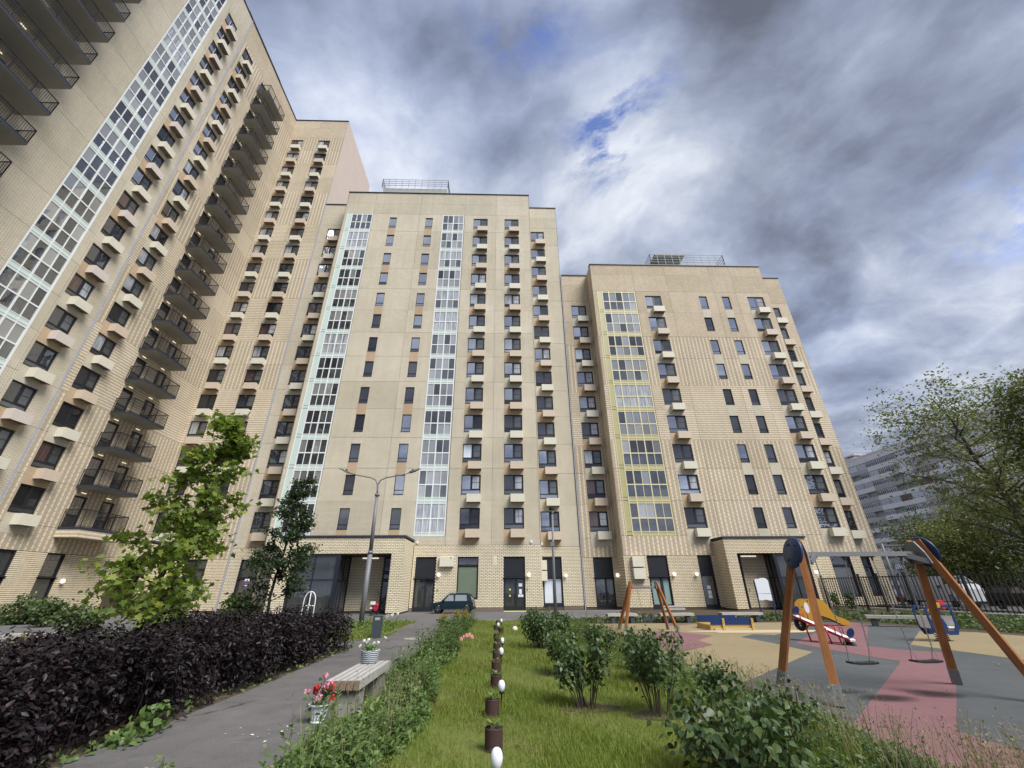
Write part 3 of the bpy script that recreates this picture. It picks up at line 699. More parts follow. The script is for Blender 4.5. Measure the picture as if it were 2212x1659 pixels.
panels(fr, [3.5, 7.22], ZS, HR, lambda j: 'brick_pale'); panels(fr, [-23.62, -19.9], ZS, HR, lambda j: 'brick_pale')
for x0, x1, fc in ((-19.9, 3.5, fm), (3.5, 7.25, fr), (-23.6, -19.9, fr)): coping(fc, x0-.05, x1+.03, RZ)
sidefac = Fac(mid, -23.6, True)
core(mid, [(-19.9, -19.85, 38.0, 40.2, 5, RZ), (3.45, 3.5, 38.0, 40.2, 0, RZ)], 'brick_pale', 'side_wall')
# ground floor
G = []; GR = []
shop_opening(fm, -7.06, -5.36, 0.05, 4.09, 2.45, G)
globe_lamp(fm, -5.05, 2.72)
ac_box(fm, -5.02, 3.33, 'cream_box', 1.15, .76, .35)
mb = MB(); mb.box(0, .09, -.42, -.12, 0, .09); mb.box(.2, .27, -.1, 0, -.06, .02); mb.box(.02, .05, -.3, 0, .09, .13); fm.put('camera_box', mb.mesh('camera_box', ['white_paint']), -4.1, 4.02)
shop_opening(fm, -3.56, -1.8, .92, 4.09, 3.42, G, leaves=1, louvre=False, glassm=('glass_shop', 'glass_mid'), ledge=False, name='shop_window')
mb = MB(); mb.box(.1, 1.66, .0, .012, .1, 2.38); fm.put('curtain', mb.mesh('curtain', ['curtain_green']), -3.56, .92, -.125)
shop_opening(fm, .31, 2.1, .05, 4.09, 2.45, G)
mb = MB(); mb.box(.17, .95, .0, .012, .36, 2.2); mb.box(1.17, 1.62, .0, .012, .36, 2.2); fm.put('curtain', mb.mesh('curtain', ['curtain_green']), .31, .05, -.185)
mb = MB()
for x, z, w_, h_ in ((1.24, 1.75, .3, .24), (1.28, 1.2, .22, .36), (1.2, .98, .2, .18), (1.42, .98, .2, .18)): mb.box(x, x+w_, 0, .004, z, z+h_)
fm.put('notice', mb.mesh('notice', ['paper']), .31, .05, -.13)
mb = MB(); mb.lathe([(0, 0), (.07, 0)], 14)
mb.v = [(x, 0, y) for x, y, z in mb.v]; dot = mb.mesh('door_sticker', ['sticker_yellow'])
for z in (1.22, 1.68): fm.put('door_sticker', dot, .31+.52, z-.1, -.132)
globe_lamp(fm, 2.4, 2.68)
mb = MB(); mb.box(0, .3, -.03, 0, 0, .72)
for i in range(9): mb.box(.05, .25, -.045, -.03, .06+i*.07, .095+i*.07, 1)
fm.put('vent_grille', mb.mesh('vent_grille', ['cream_box', 'rail_bar']), -.55, 3.4)
mb = MB(); mb.box(0, 1.8, -.45, 0, 0, .055); mb.box(0, 1.8, -.47, -.45, .0, .06, 1); fm.put('doorstep', mb.mesh('doorstep', ['concrete', 'sticker_yellow']), .31, 0)
for u in (-5.0, 2.35):
    mb = MB(); mb.box(0, .06, -.04, 0, 0, .2); fm.put('intercom', mb.mesh('intercom', ['black_metal']), u-.15, 1.45)
shop_opening(fr, 3.75, 5.48, .2, 4.12, 2.5, GR, glassm=('glass_blind', 'glass_blind'))
ac_box(fr, 3.3, 3.1, 'cream_box', .82, .78, .4); ac_box(fr, 3.3, 2.24, 'cream_box', .82, .78, .4); globe_lamp(fr, 5.78, 2.66)
shop_opening(fr, -22.6, -20.95, .6, 4.1, 2.6, GR, glassm=('glass_mid', 'glass_shop'), louvre=False, ledge=False, leaves=1, name='shop_window')
mb = MB()
for i in range(4): mb.quad((0, 0, .05+i*.16), (.34, 0, .12+i*.16), (.34, 0, .18+i*.16), (0, 0, .11+i*.16), 1 if i != 1 else 0)
mb.box(-.02, .36, .0, .02, .62, .82, 0)
fr.put('neon_sign', mb.mesh('neon_sign', ['neon_white', 'neon_violet']), -21.95, 1.75, -.12)
wallm = [(-19.9, 3.5, .3, 5.0)]
bricks(fm, [(-7.3, 3.5, .3, 5.0)], G, 'brick_face')
bricks(fr, [(3.5, 7.22, .3, 5.0), (-23.6, -19.9, .3, 5.0)], GR, 'brick_face')
def mortar(fac, u0, u1, z0, z1, holes, mat='mortar_dark'):
    hs = [(a-u0, b-u0, c-z0, e-z0) for a, b, c, e in holes]
    fac.put('mortar_bed', panel_mesh(u1-u0, z1-z0, hs, mat), u0, z0, -.002)
mortar(fm, -9.0, 3.5, 0, 5.01, G); mortar(fr, 3.5, 7.22, 0, 5.01, GR); mortar(fr, -23.6, -19.9, 0, 5.01, GR)
core(mid, [(-5.36, .31, 37.96, 38.0, 0, .29), (2.1, 3.5, 37.96, 38.0, 0, .29), (5.48, 7.2, 39.96, 40, 0, .29), (-7.3, -7.06, 37.96, 38, 0, .29)], 'plinth', 'plinth')
# flush under the first seam, small wall boxes
for u in (-7.15, 2.6, 3.7):
    mb = MB(); mb.box(0, .16, -.08, 0, 0, .22); (fm if u < 3.5 else fr).put('junction_box', mb.mesh('junction_box', ['white_paint']), u, 5.15)
# entrance portal that projects in front of the wall
def portal(root, X0, X1, Yf, Yb, ztop, soffit, opening, mat, singles, mirror=False, back=None):
    fp = Fac(root, Yf); ho = [(opening[0], opening[1], 0, soffit)]
    mb = MB()
    mb.box(X0, X1, Yf+.02, Yb, soffit, ztop-.06); mb.box(X0, opening[0], Yf+.02, Yb, 0, soffit); mb.box(opening[1], X1, Yf+.02, Yb, 0, soffit)
    c = root.location; mb.v = [tuple(Vector(v)-c) for v in mb.v]; part('mortar_bed', mb, 'mortar_dark', root)
    f2 = Fac(root, Yf+.02)
    key = (lambda q: -(q[0]*(-1 if mirror else 1)) + q[2]*.15)
    bricks(f2, [(X0, X1, .12, ztop-.16)], ho, mat, singles, .03, root_pick=key)
    # returns
    for xs, sgn in ((X1, 1), (X0, -1)):
        mbs = MB(); rows = int((ztop-.28)/.115)
        for r in range(rows):
            y = Yf+.02-(.165 if r % 2 else 0)
            while y < Yb:
                a, b = max(y+.014, Yf), min(y+.316, Yb); y += .33
                if b-a > .03: mbs.box(xs-(.03 if sgn < 0 else 0), xs+(.03 if sgn > 0 else 0), a, b, .12+r*.115+.014, .12+r*.115+.101)
        mbs.v = [tuple(Vector(v)-c) for v in mbs.v]; part('brickwork', mbs, mat, root, kind='stuff')
    mb = MB(); mb.box(X0-.08, X1+.08, Yf-.09, Yb, ztop-.14, ztop); mb.box(X0, X1, Yf+.02, Yb-.3, ztop, ztop+.02)
    mb.v = [tuple(Vector(v)-c) for v in mb.v]; part('portal_cap', mb, 'slab_edge', root)
portal(mid, -17.0, -7.38, 34.5, 38.0, 5.44, 4.09, (-15.66, -8.3), 'brick_face', 300)
def entrance(root, X0, X1, Yf, Yb, zt, mirror, brickmat_):
    """inside the portal: lobby glazing, corner post, side glazing, brick back wall, door"""
    c = root.location; mx = (lambda x: X0+X1-x) if mirror else (lambda x: x); wl = X1-X0
    def B(mb, x0, x1, *a): a0, a1 = sorted((mx(x0), mx(x1))); mb.box(a0, a1, *a)
    fr_ = MB(); gl = []
    g1 = X0+wl*.44
    B(fr_, X0, X0+.14, Yf+.05, Yf+.2, 0, zt); B(fr_, X0+.14, g1, Yf+.05, Yf+.2, zt-.1, zt); B(fr_, X0+.14, g1, Yf+.05, Yf+.2, 0, .15)
    xm = X0+wl*.222; B(fr_, xm-.035, xm+.035, Yf+.07, Yf+.2, .15, zt-.1); B(fr_, X0+.14, g1, Yf+.075, Yf+.19, 2.30, 2.37)
    B(fr_, g1, g1+.26, Yf+.03, Yf+.3, 0, zt)
    for y in (Yf+.9, Yf+1.55, Yb-.65): B(fr_, g1+.08, g1+.2, y, y+.08, .1, zt-.1)
    for z in (0, 2.28, zt-.1): B(fr_, g1+.085, g1+.195, Yf+.3, Yb-.6, z, z+.1)
    fr_.v = [tuple(Vector(v)-c) for v in fr_.v]; e = part('entrance_frame', fr_, 'navy_frame', root)
    for a, b in ((X0+.14, xm-.035), (xm+.035, g1)):
        for z0, z1 in ((.15, 2.30), (2.37, zt-.1)):
            g = MB(); B(g, a, b, Yf+.12, Yf+.14, z0, z1); g.v = [tuple(Vector(v)-c) for v in g.v]
            o = part('pane', g, 'glass_shop', root)
    for y0, y1 in ((Yf+.3, Yf+.9), (Yf+.98, Yf+1.55), (Yf+1.63, Yb-.65)):
        for z0, z1 in ((.1, 2.28), (2.38, zt-.1)):
            g = MB(); B(g, g1+.12, g1+.14, y0, y1, z0, z1); g.v = [tuple(Vector(v)-c) for v in g.v]; part('pane', g, 'glass_mid', root)
    w = MB(); B(w, X0-.2, X0+.02, Yf+.2, Yb, 0, zt); B(w, X0, g1+.1, Yb-.6, Yb-.5, 0, zt); w.v = [tuple(Vector(v)-c) for v in w.v]; part('lobby_wall', w, 'core', root)
    fb = Fac(root, Yb-.6); d0, d1 = X1-wl*.155-.1, X1+.15
    u0, u1 = sorted((mx(g1+.2), mx(d0)))
    m2 = MB(); m2.box(u0, u1, Yb-.59, Yb-.5, 0, zt); m2.v = [tuple(Vector(v)-c) for v in m2.v]; part('mortar_bed', m2, 'mortar_dark', root)
    bricks(Fac(root, Yb-.59), [(u0, u1, .15, zt)], [], brickmat_)
    d = MB(); a0, a1 = sorted((mx(d0), mx(d1))); D_ = a1-a0
    for q in ((0, .1), (D_-.1, D_)): d.box(q[0], q[1], 0, .1, 0, zt)
    for z0, z1 in ((0, .2), (2.2, 2.45), (2.75, 3.0), (zt-.12, zt)): d.box(.1, D_-.1, 0, .1, z0, z1)
    o = fb.put('door', d.mesh('door', ['dark_frame']), a0, 0)
    for z0, z1 in ((.2, 2.2), (2.45, 2.75), (3.0, zt-.12)): add_pane(fb, o, .1, D_-.1, z0, z1, 'glass_dark', .05)
    n = MB(); n.box(.0, .2, 0, .005, 0, .24); fb.put('notice', n.mesh('notice', ['paper']), a0+D_*.6, 1.7, -.02)
    n = MB(); n.box(0, .05, -.04, 0, 0, .16); fb.put('intercom', n.mesh('intercom', ['black_metal']), (a0-.2 if not mirror else a1+.15), 1.35)
    s = MB(); s.box(0, 1.3, -.06, 0, 0, .05); fb.put('wall_lamp', s.mesh('wall_lamp', ['lamp_glow']), u0+(.9 if not mirror else .1), zt-.12)
entrance(mid, -15.66, -8.3, 34.5, 38.0, 4.07, False, 'brick_face')
# roof plant deck
core(mid, [(-16.2, -7.6, 39.5, 44, RZ-.1, 50.9)], 'roof_box', 'roof_plant_room'); parapet_rail(mid, -16.4, -7.45, 39.3, 44, 50.9, 1.55, 11, 4)
# ------------------------------------------------------------------ right apartment building
rgt = thing('apartment_building', 'lowest of the beige brick apartment buildings, with a yellow framed column of loggias', 'building', (20, 40, 0))
RZR = 36.4
f1 = Fac(rgt, 38.0); f2 = Fac(rgt, 40.0)
core(rgt, [(7.32, 34.6, 40.2, 54, 0, RZR-.1), (10.55, 31.05, 38.2, 40.2, 4.4, RZR-.1), (10.55, 20.6, 38.2, 40.2, 0, 4.4), (22.8, 31.05, 38.2, 40.2, 0, 4.4)])
H = []; HR = []
rs = lambda k: .12 if k < 3 else .62  # lowest floor gets darker panes in place of a dark reflection
win_column(f1, 16.5, range(2, 11), 'cream', 'tan', 1.86, rs, holes=H); win_column(f1, 28.47, range(2, 11), 'cream', 'tan', 1.9, rs, holes=H, acoff=.62)
for u in (22.8, 25.47):
    for k in range(2, 11):
        z = zf(k)+WB; slim_window(f1, u, z, .9, 1.77, .05 if k < 3 else .55); H.append((u, u+.9, z, z+1.77))
        if k % 2 == 0: accent(f1, u, z-(1.2 if k > 2 else .7), z-.03, .9, 'accent_cream')
for k in range(2, 11): loggia(f1, 11.02, k, [.58, 1.32, 2.08, 2.84, 3.59, 4.33], [1, 3], 'L', 'pvc_yellow', 'panel_yellow', H, dark=.35 if k < 5 else .1)
win_column(f2, 8.3, range(2, 11), 'cream', 'tan', 1.75, lambda k: .1 if k < 5 else .6, holes=HR)
win_column(f2, 31.75, range(2, 11), 'cream', 'tan', 1.75, lambda k: .05, holes=HR, acoff=.6)
ZS = [4.12] + [zf(k) for k in range(3, 12)] + [34.9, RZR]
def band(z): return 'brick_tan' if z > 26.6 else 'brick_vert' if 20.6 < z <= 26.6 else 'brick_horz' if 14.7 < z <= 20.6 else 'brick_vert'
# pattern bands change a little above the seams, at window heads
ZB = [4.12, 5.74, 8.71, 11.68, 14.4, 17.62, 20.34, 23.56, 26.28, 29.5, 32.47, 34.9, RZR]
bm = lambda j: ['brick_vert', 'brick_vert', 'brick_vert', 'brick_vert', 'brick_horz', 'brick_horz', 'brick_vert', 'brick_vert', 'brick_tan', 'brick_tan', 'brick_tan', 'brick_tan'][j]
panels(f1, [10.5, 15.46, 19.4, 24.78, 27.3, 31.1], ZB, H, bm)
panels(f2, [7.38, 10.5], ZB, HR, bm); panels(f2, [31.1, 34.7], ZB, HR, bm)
for x0, x1, fc in ((10.5, 31.1, f1), (7.35, 10.5, f2), (31.1, 34.7, f2)): coping(fc, x0-.05, x1+.05, RZR)
def sidewall(root, X, y0, y1, rows, sgn):
    """side faces of a projecting bay, one slab per pattern band"""
    c = root.location
    for z0, z1, mt in rows:
        mb = MB(); mb.box(X-(.05 if sgn > 0 else 0), X+(.05 if sgn < 0 else 0), y0, y1, z0+.006, z1-.006); mb.v = [tuple(Vector(v)-c) for v in mb.v]; part('wall_panel', mb, mt, root)
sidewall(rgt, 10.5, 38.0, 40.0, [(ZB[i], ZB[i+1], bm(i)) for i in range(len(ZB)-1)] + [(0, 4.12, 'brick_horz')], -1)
mb = MB(); mb.box(7.26, 7.34, 39.88, 39.98, 0, RZR+.3); mb.v = [tuple(Vector(v)-rgt.location) for v in mb.v]; part('seam_cover', mb, 'pipe_grey', rgt)
G = []; GR = []
shop_opening(f2, 8.29, 10.03, .05, 4.1, 2.45, GR, glassm=('glass_mid', 'glass_shop')); globe_lamp(f2, 10.32, 2.65)
ac_box(f1, 11.15, 3.22, 'cream_box', .98, .82, .42); ac_box(f1, 11.15, 2.3, 'cream_box', .98, .82, .42)
shop_opening(f1, 12.5, 14.25, .05, 4.1, 2.45, G, glassm=('glass_shop', 'glass_shop'))
mb = MB(); mb.box(.17, .95, .0, .012, .36, 2.2); mb.box(1.17, 1.6, .0, .012, .36, 2.2); f1.put('curtain', mb.mesh('curtain', ['curtain_teal']), 12.5, .05, -.13)
globe_lamp(f1, 14.6, 2.66); globe_lamp(f1, 16.5, 2.66)
shop_opening(f1, 16.86, 18.05, .05, 4.1, 2.6, G, leaves=1, glassm=('glass_net',), ledge=False)
mb = MB()
for z in (1.45, 1.08, .78): mb.box(0, .3, 0, .004, z, z+.27)
f1.put('notice', mb.mesh('notice', ['paper']), 17.3, .05, -.12)
shop_opening(f1, 28.42, 30.2, .86, 4.1, 3.25, G, leaves=1, louvre=False, glassm=('glass_net', 'glass_mid'), ledge=False, name='shop_window')
shop_opening(f2, 32.6, 33.55, .86, 4.1, 3.25, GR, leaves=1, louvre=False, glassm=('glass_dark', 'glass_dark'), ledge=False, name='shop_window')
bricks(f1, [(10.5, 18.4, .2, 4.1)], G, 'brick_face_tan'); bricks(f1, [(25.3, 31.1, .2, 4.1)], G, 'brick_face_tan', rh=.13, bw=.6); bricks(f2, [(7.38, 10.5, .2, 4.1)], GR, 'brick_face_tan'); bricks(f2, [(31.1, 34.7, .2, 4.1)], GR, 'brick_face_tan', rh=.13, bw=.6)
mortar(f1, 10.5, 20, 0, 4.11, G); mortar(f1, 24.9, 31.1, 0, 4.11, G); mortar(f2, 7.38, 10.5, 0, 4.11, GR); mortar(f2, 31.1, 34.7, 0, 4.11, GR)
globe_lamp(f1, 26.75, 2.75)
mb = MB(); mb.bar((0, -.06, 0), (0, -.06, 4.2), .1); f1.put('drainpipe', mb.mesh('drainpipe', ['black_metal']), 26.3, 0)
portal(rgt, 18.42, 25.3, 36.0, 38.0, 5.42, 4.1, (19.3, 25.1), 'brick_face_tan', 0)
entrance(rgt, 19.3, 25.1, 36.0, 38.1, 4.08, True, 'brick_face_tan')
core(rgt, [(18.2, 26.8, 39.0, 44, RZR-.1, RZR+.95)], 'roof_box', 'roof_plant_room')
mb = MB(); mb.box(20.2, 22.6, 40, 42, RZR+.95, 39.1); mb.box(19.2, 23.0, 39.1, 42.6, 39.1, 39.35); mb.v = [tuple(Vector(v)-rgt.location) for v in mb.v]; part('roof_hatch_house', mb, 'roof_box', rgt)
parapet_rail(rgt, 18.4, 27.6, 38.8, 44, RZR+.95, 1.6, 10, 4); parapet_rail(rgt, 14.5, 18.2, 38.7, 43, RZR, .55, 5, 2)
mb = MB(); mb.lathe([(.0, .5), (.3, .45), (.34, .3), (.2, .25), (.2, 0)], 10, 0, (23.2, 40, RZR+.95)); mb.lathe([(.0, .5), (.5, .4), (.6, .2), (.3, .1), (.3, 0)], 10, 0, (24.6, 40, RZR+.95)); mb.v = [tuple(Vector(v)-rgt.location) for v in mb.v]; part('roof_vent', mb, 'roof_box', rgt)
# ------------------------------------------------------------------ tallest building, on the left: a wing along the court and a block that faces the camera
lft = thing('apartment_building', 'tallest beige brick apartment building filling the left side, with black railed balconies', 'building', (-33, 38, 0))
RL = 66.2; XW = -31.6
fw = Fac(lft, XW, True); ft = Fac(lft, 40.0)
core(lft, [(-46, XW-.2, -4, 51, 0, RL-.1), (XW-.2, -23.65, 40.2, 51.3, 0, RL-.1)])
H = []; HT = []
ws = lambda k: .9 if k > 13 else .5 if k > 10 else .0  # dark panes below, mirror panes above: reflection brightness chosen by floor
win_column(fw, 24.8, range(2, 21), 'pink', 'cream', 1.66, ws, holes=H, acoff=.5)
win_column(fw, 28.28, range(2, 21), 'cream', 'tan', 1.72, ws, holes=H, acoff=.5)
for k in range(2, 21): loggia(fw, 21.13, k, [.06, .76, 1.46, 2.16, 2.84], [2], 'R', 'pvc_white', 'pvc_green', H, dark=.45 if k < 12 else .1)
win_column(ft, -31.2, range(2, 21), 'cream', 'tan', 1.72, lambda k: .1, holes=HT, acoff=.5); win_column(ft, -27.3, range(2, 21), 'cream', 'tan', 1.75, lambda k: .1, holes=HT, acoff=.5)
def balcony(fac, u0, u1, z, dep, doors, lamps, first=False):
    w = u1-u0
    def fn():
        mb = MB(); mb.box(0, w, -dep, 0, 0, .2, 0, 'b'); mb.quad((0, 0, -.001), (w, 0, -.001), (w, -dep, -.001), (0, -dep, -.001), 1); return mb.mesh('balcony', ['slab_edge', 'slab_under'])
    o = fac.put('balcony', cached(('bs', w, dep), fn), u0, z-.1)
    def fn2():
        mb = MB(); t = 1.38; y = -dep+.04; rows = [((.03, y), (w-.03, y)), ((.03, y), (.03, 0)), ((w-.03, y), (w-.03, 0))]
        for (xa, ya), (xb, yb) in rows:
            mb.bar((xa, ya, t), (xb, yb, t), .05); mb.bar((xa, ya, .26), (xb, yb, .26), .035)
            L = math.hypot(xb-xa, yb-ya); n = max(2, int(L/.115)); big = max(1, round(L/1.3))
            for i in range(n+1):
                x, yy = xa+(xb-xa)*i/n, ya+(yb-ya)*i/n; mb.box(x-.008, x+.008, yy-.008, yy+.008, .2, t)
            for i in range(big+1):
                x, yy = xa+(xb-xa)*i/big, ya+(yb-ya)*i/big; mb.box(x-.022, x+.022, yy-.022, yy+.022, .2, t)
        return mb.mesh('railing', ['black_metal'])
    fac.put('railing', cached(('br', w, dep), fn2), 0, 0, parent=o)
    for d0, d1 in doors:
        dw = d1-d0; H.append((d0, d1, z+.12, z+2.36))
        def fn3():
            mb = MB(); f = .11
            mb.box(0, f, .08, .17, 0, 2.24); mb.box(dw-f, dw, .08, .17, 0, 2.24); mb.box(f, dw-f, .08, .17, 2.24-f, 2.24); mb.box(f, dw-f, .08, .17, 0, .12); mb.box(f, dw-f, .09, .16, .8, .86); return mb.mesh('door', ['dark_frame'])
        d = fac.put('door', cached(('bd', round(dw, 2)), fn3), d0, z+.12); add_pane(fac, d, .11, dw-.11, .12, .8, 'glass_dark', .12); add_pane(fac, d, .11, dw-.11, .86, 2.13, 'glass_mid', .12)
    for u in lamps: strip_lamp(fac, u, z+2.58)
for k in range(2, 21): balcony(fw, 31.95, 35.78, zf(k), 1.55, [(32.12, 33.25), (34.55, 35.72)], [32.5, 34.75] if k < 12 else [32.7])
for k in range(2, 21): balcony(fw, 8.0, 17.25, zf(k)-.02, 2.2, [(14.0, 15.5), (10.4, 11.6)], [14.7])
mb = MB(); mb.box(0, 3.83, -1.55, 0, 0, .5)
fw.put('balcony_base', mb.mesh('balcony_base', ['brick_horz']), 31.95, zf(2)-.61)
pale = lambda j: 'brick_pale'
ZW = [4.12] + [zf(k) for k in range(3, 22)] + [64.4, RL]
panels(fw, [6.0, 12.0, 21.1, 24.62, 27.53], ZW, H, pale)
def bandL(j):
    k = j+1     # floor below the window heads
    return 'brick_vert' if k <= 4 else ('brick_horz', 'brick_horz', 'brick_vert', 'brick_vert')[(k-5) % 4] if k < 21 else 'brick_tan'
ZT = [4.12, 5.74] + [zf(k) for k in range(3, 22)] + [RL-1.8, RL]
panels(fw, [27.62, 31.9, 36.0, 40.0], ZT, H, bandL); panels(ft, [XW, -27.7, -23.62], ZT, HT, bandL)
mb = MB(); mb.box(0, .1, -.05, .03, 0, RL); sm = mb.mesh('seam_cover', ['pipe_grey']); fw.put('seam_cover', sm, 27.53, 0)
mb = MB(); mb.box(0, .1, -.05, .03, 0, 50); ft.put('seam_cover', mb.mesh('seam_cover', ['pipe_grey']), -23.72, 0)
coping(fw, -4, 40.0, RL, 'black_metal'); coping(ft, XW, -23.6, RL, 'black_metal')
c_ = lft.location
for i in range(3):      # plain right flank above the middle block
    mb = MB(); mb.box(-23.65, -23.6, 40.0+i*3.8, 43.78+i*3.8, 44, RL); mb.v = [tuple(Vector(v)-c_) for v in mb.v]; part('wall_panel', mb, 'side_pink', lft)
parapet_rail(lft, -36, -31.9, 27, 35, RL, 1.0, 6, 3)
G = []
shop_opening(fw, 28.2, 30.02, .08, 4.1, 2.55, G, leaves=2, louvre=False); shop_opening(fw, 32.06, 33.42, .08, 4.1, 2.55, G, leaves=1, louvre=False, glassm=('glass_shop', 'glass_mid'))
for z in (1.15, 1.62): fw.put('door_sticker', dot, 32.6, z, -.12)
shop_opening(fw, 23.6, 25.6, .08, 4.1, 2.55, G, louvre=False)
bricks(fw, [(20, 37.6, .15, 4.1)], G, 'brick_face_tan', rh=.12, bw=.6); mortar(fw, 18, 40, 0, 4.11, G); globe_lamp(fw, 33.85, 2.35)
portal(lft, -31.55, -28.9, 37.6, 40.0, 5.43, 4.15, (-31.3, -29.0), 'brick_face_tan', 0)
GT = []
shop_opening(ft, -31.2, -29.2, .05, 4.1, 2.5, GT); shop_opening(ft, -27.3, -25.5, .9, 4.1, 3.3, GT, leaves=1, louvre=False, name='shop_window', ledge=False)
bricks(ft, [(-28.9, -23.75, .15, 4.1)], GT, 'brick_face_tan', rh=.12, bw=.6); mortar(ft, XW, -23.62, 0, 4.11, GT)
# ------------------------------------------------------------------ far panel block on the right
far = thing('apartment_building', 'long grey panel apartment block far behind the trees on the right', 'building', (114, 80, 0))
class FacX(Fac):       # faces -X
    def __init__(s, root, base): s.root, s.base, s.rz = root, base, -math.pi/2
    def p(s, u, z, d=0.0): return (s.base-d, u, z)
fx = FacX(far, 107.0)
core(far, [(107.9, 120, 36, 132, 0, 36)], 'panel_grey', 'wall')
core(far, [(107.0, 108, 36, 132, 34.2, 36.1), (106.9, 107.0, 36, 132, 35.9, 36.3)], 'panel_grey', 'parapet')
BAY = 3.3; NB = 28; FH = 2.7
for k in range(12):
    z = 1.9+k*FH
    for b in range(0, NB, 4):
        mb = MB(); mb.box(0, BAY*4-.06, 0, .95, 0, 1.12); me = cached('fpar', lambda: mb.mesh('loggia_parapet', ['panel_grey']))
        o = fx.put('loggia_parapet', me, 130-b*BAY, z-.18)
        if random.random() < .3: setmat(o, 0, 'panel_grey_dark')
def farwin():
    mb = MB(); w = BAY-.14
    for i in range(6): x = i*(w-.09)/5; mb.box(x, x+.09, .05, .15, 0, 1.5)
    for z in (0, 1.02, 1.42): mb.box(0, w, .06, .14, z, z+.09)
    return mb.mesh('window', ['white_paint'])
fgl = MB().box(.03, BAY-.17, .1, .12, .05, 1.45).mesh('pane', ['glass_mid'])
fshade = MB().box(0, BAY-.1, .8, .88, -1.0, 1.6).box(0, .08, .05, .8, -1.0, 1.6).mesh('loggia_back', ['loggia_shade'])
fblue = MB().box(0, 1.7, .02, .1, -1.0, .05).mesh('balcony_front', ['loggia_blue'])
for k in range(12):
    for b in range(NB):
        u = 130-b*BAY; z = 1.9+k*FH+.95; q = random.random()
        if q < .80:
            o = fx.put('window', cached('farwin', farwin), u+.05, z)
            if q < .06: setmat(o, 0, random.choice(['loggia_brick', 'loggia_olive', 'loggia_brick']))
            p = fx.put('pane', fgl, 0, 0, parent=o); setmat(p, 0, random.choice(['glass_mid', 'glass_dark', 'glass_curtain', 'glass_sky', 'glass_net', 'glass_warm']))
        else:
            o = fx.put('loggia_back', fshade, u+.05, z)
            if random.random() < .7: fx.put('balcony_front', fblue, .5, 0, parent=o)
mb = MB()
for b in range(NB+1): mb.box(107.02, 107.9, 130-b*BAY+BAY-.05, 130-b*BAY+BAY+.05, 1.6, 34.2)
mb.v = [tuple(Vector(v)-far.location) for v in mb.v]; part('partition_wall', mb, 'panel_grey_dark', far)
mb = MB(); mb.box(109, 112, 122, 126, 36, 37.5); mb.box(108.5, 112.5, 121, 127, 37.9, 38.1); mb.v = [tuple(Vector(v)-far.location) for v in mb.v]; part('roof_vent', mb, 'panel_grey_dark', far)
# ------------------------------------------------------------------ street furniture
t = thing('street_lamp', 'tall grey street lamp with two spread arms, in the verge beside the bollard', 'street lamp', (-6.9, 23.96, 0))
mb = MB(); mb.tube([(0, 0, 0), (0, 0, 3.35)], [.13, .12], 16); mb.tube([(0, 0, 3.35), (0, 0, 3.5)], [.135, .135], 16); mb.tube([(0, 0, 3.5), (-.05, 0, 6.4)], [.105, .085], 16); mb.tube([(-.05, 0, 6.38), (-.05, 0, 6.5)], [.13, .13], 16)
part('pole', mb, 'lamp_grey', t, True)
for s in (-1, 1):
    mb = MB(); mb.tube([(-.05, 0, 6.5), (-.08, 0, 6.75), (-.1+.01*s, 0, 7.02), (-.1+.14*s, 0, 7.28), (-.1+.45*s, 0, 7.42), (-.1+1.2*s, 0, 7.56), (-.1+1.85*s, 0, 7.72)], [.05, .048, .042, .038, .036, .034, .032], 10); part('arm', mb, 'lamp_grey', t, True)
    mb = MB(); a = Vector((-.1+1.7*s, 0, 7.70)); b = Vector((-.1+2.35*s, 0, 7.95))
    for i in range(4):
        p, q = a.lerp(b, i/4), a.lerp(b, (i+1)/4); w_ = (.12, .28, .30, .22, .08); mb.bar(p, q, .05 if i in (0, 3) else .07, w_[i], 0, (0, 1, 0), w_[i+1]/w_[i] if i < 3 else .5)
    part('lamp_head', mb, 'lamp_grey', t)
    mb = MB(); mb.lathe([(0, .1), (.05, .09), (.05, 0)], 10, 0, (-.1+1.9*s, 0, 7.82)); part('sensor', mb, 'black_metal', t)
t = thing('camera_pole', 'grey pole with a black security camera on top behind the lilac shrubs', 'pole', (3.4, 28.8, 0))
mb = MB(); mb.tube([(0, 0, 0), (0.02, 0, 3.0), (.1, 0, 6.2)], [.11, .085, .06], 14); mb.tube([(.1, 0, 6.15), (.1, 0, 6.3)], [.08, .08], 12); part('pole', mb, 'lamp_grey', t, True)
mb = MB(); mb.bar((-.05, -.2, 6.42), (.2, .16, 6.52), .2, .2); mb.bar((.1, 0, 6.25), (.12, 0, 6.45), .05); part('camera', mb, 'black_metal', t)
mb = MB(); mb.box(-.13, .13, -.1, .1, 4.1, 4.35); part('junction_box', mb, 'lamp_grey', t)
t = thing('street_lamp', 'plain grey lamp pole with a flat arm beyond the black fence', 'street lamp', (31.7, 36, 0))
mb = MB(); mb.tube([(-.1, 0, 0), (.0, 0, 4.8)], [.12, .09], 12); part('pole', mb, 'galv', t, True)
mb = MB(); mb.box(-.1, 1.7, -.06, .06, 4.62, 4.72); part('arm', mb, 'galv', t)
mb = MB(); mb.box(1.6, 2.2, -.12, .12, 4.64, 4.74); part('lamp_head', mb, 'galv', t)
t = thing('bollard_light', 'square dark grey bollard light with a glass slot at the bend of the path', 'bollard', (-4.69, 18.5, 0), .08)
mb = MB(); mb.box(-.17, .17, -.11, .11, 0, .60); mb.box(-.17, .17, -.11, .11, .72, .75); mb.box(-.17, -.10, -.11, .11, .60, .72); mb.box(.10, .17, -.11, .11, .60, .72); part('body', mb, 'bollard_grey', t)
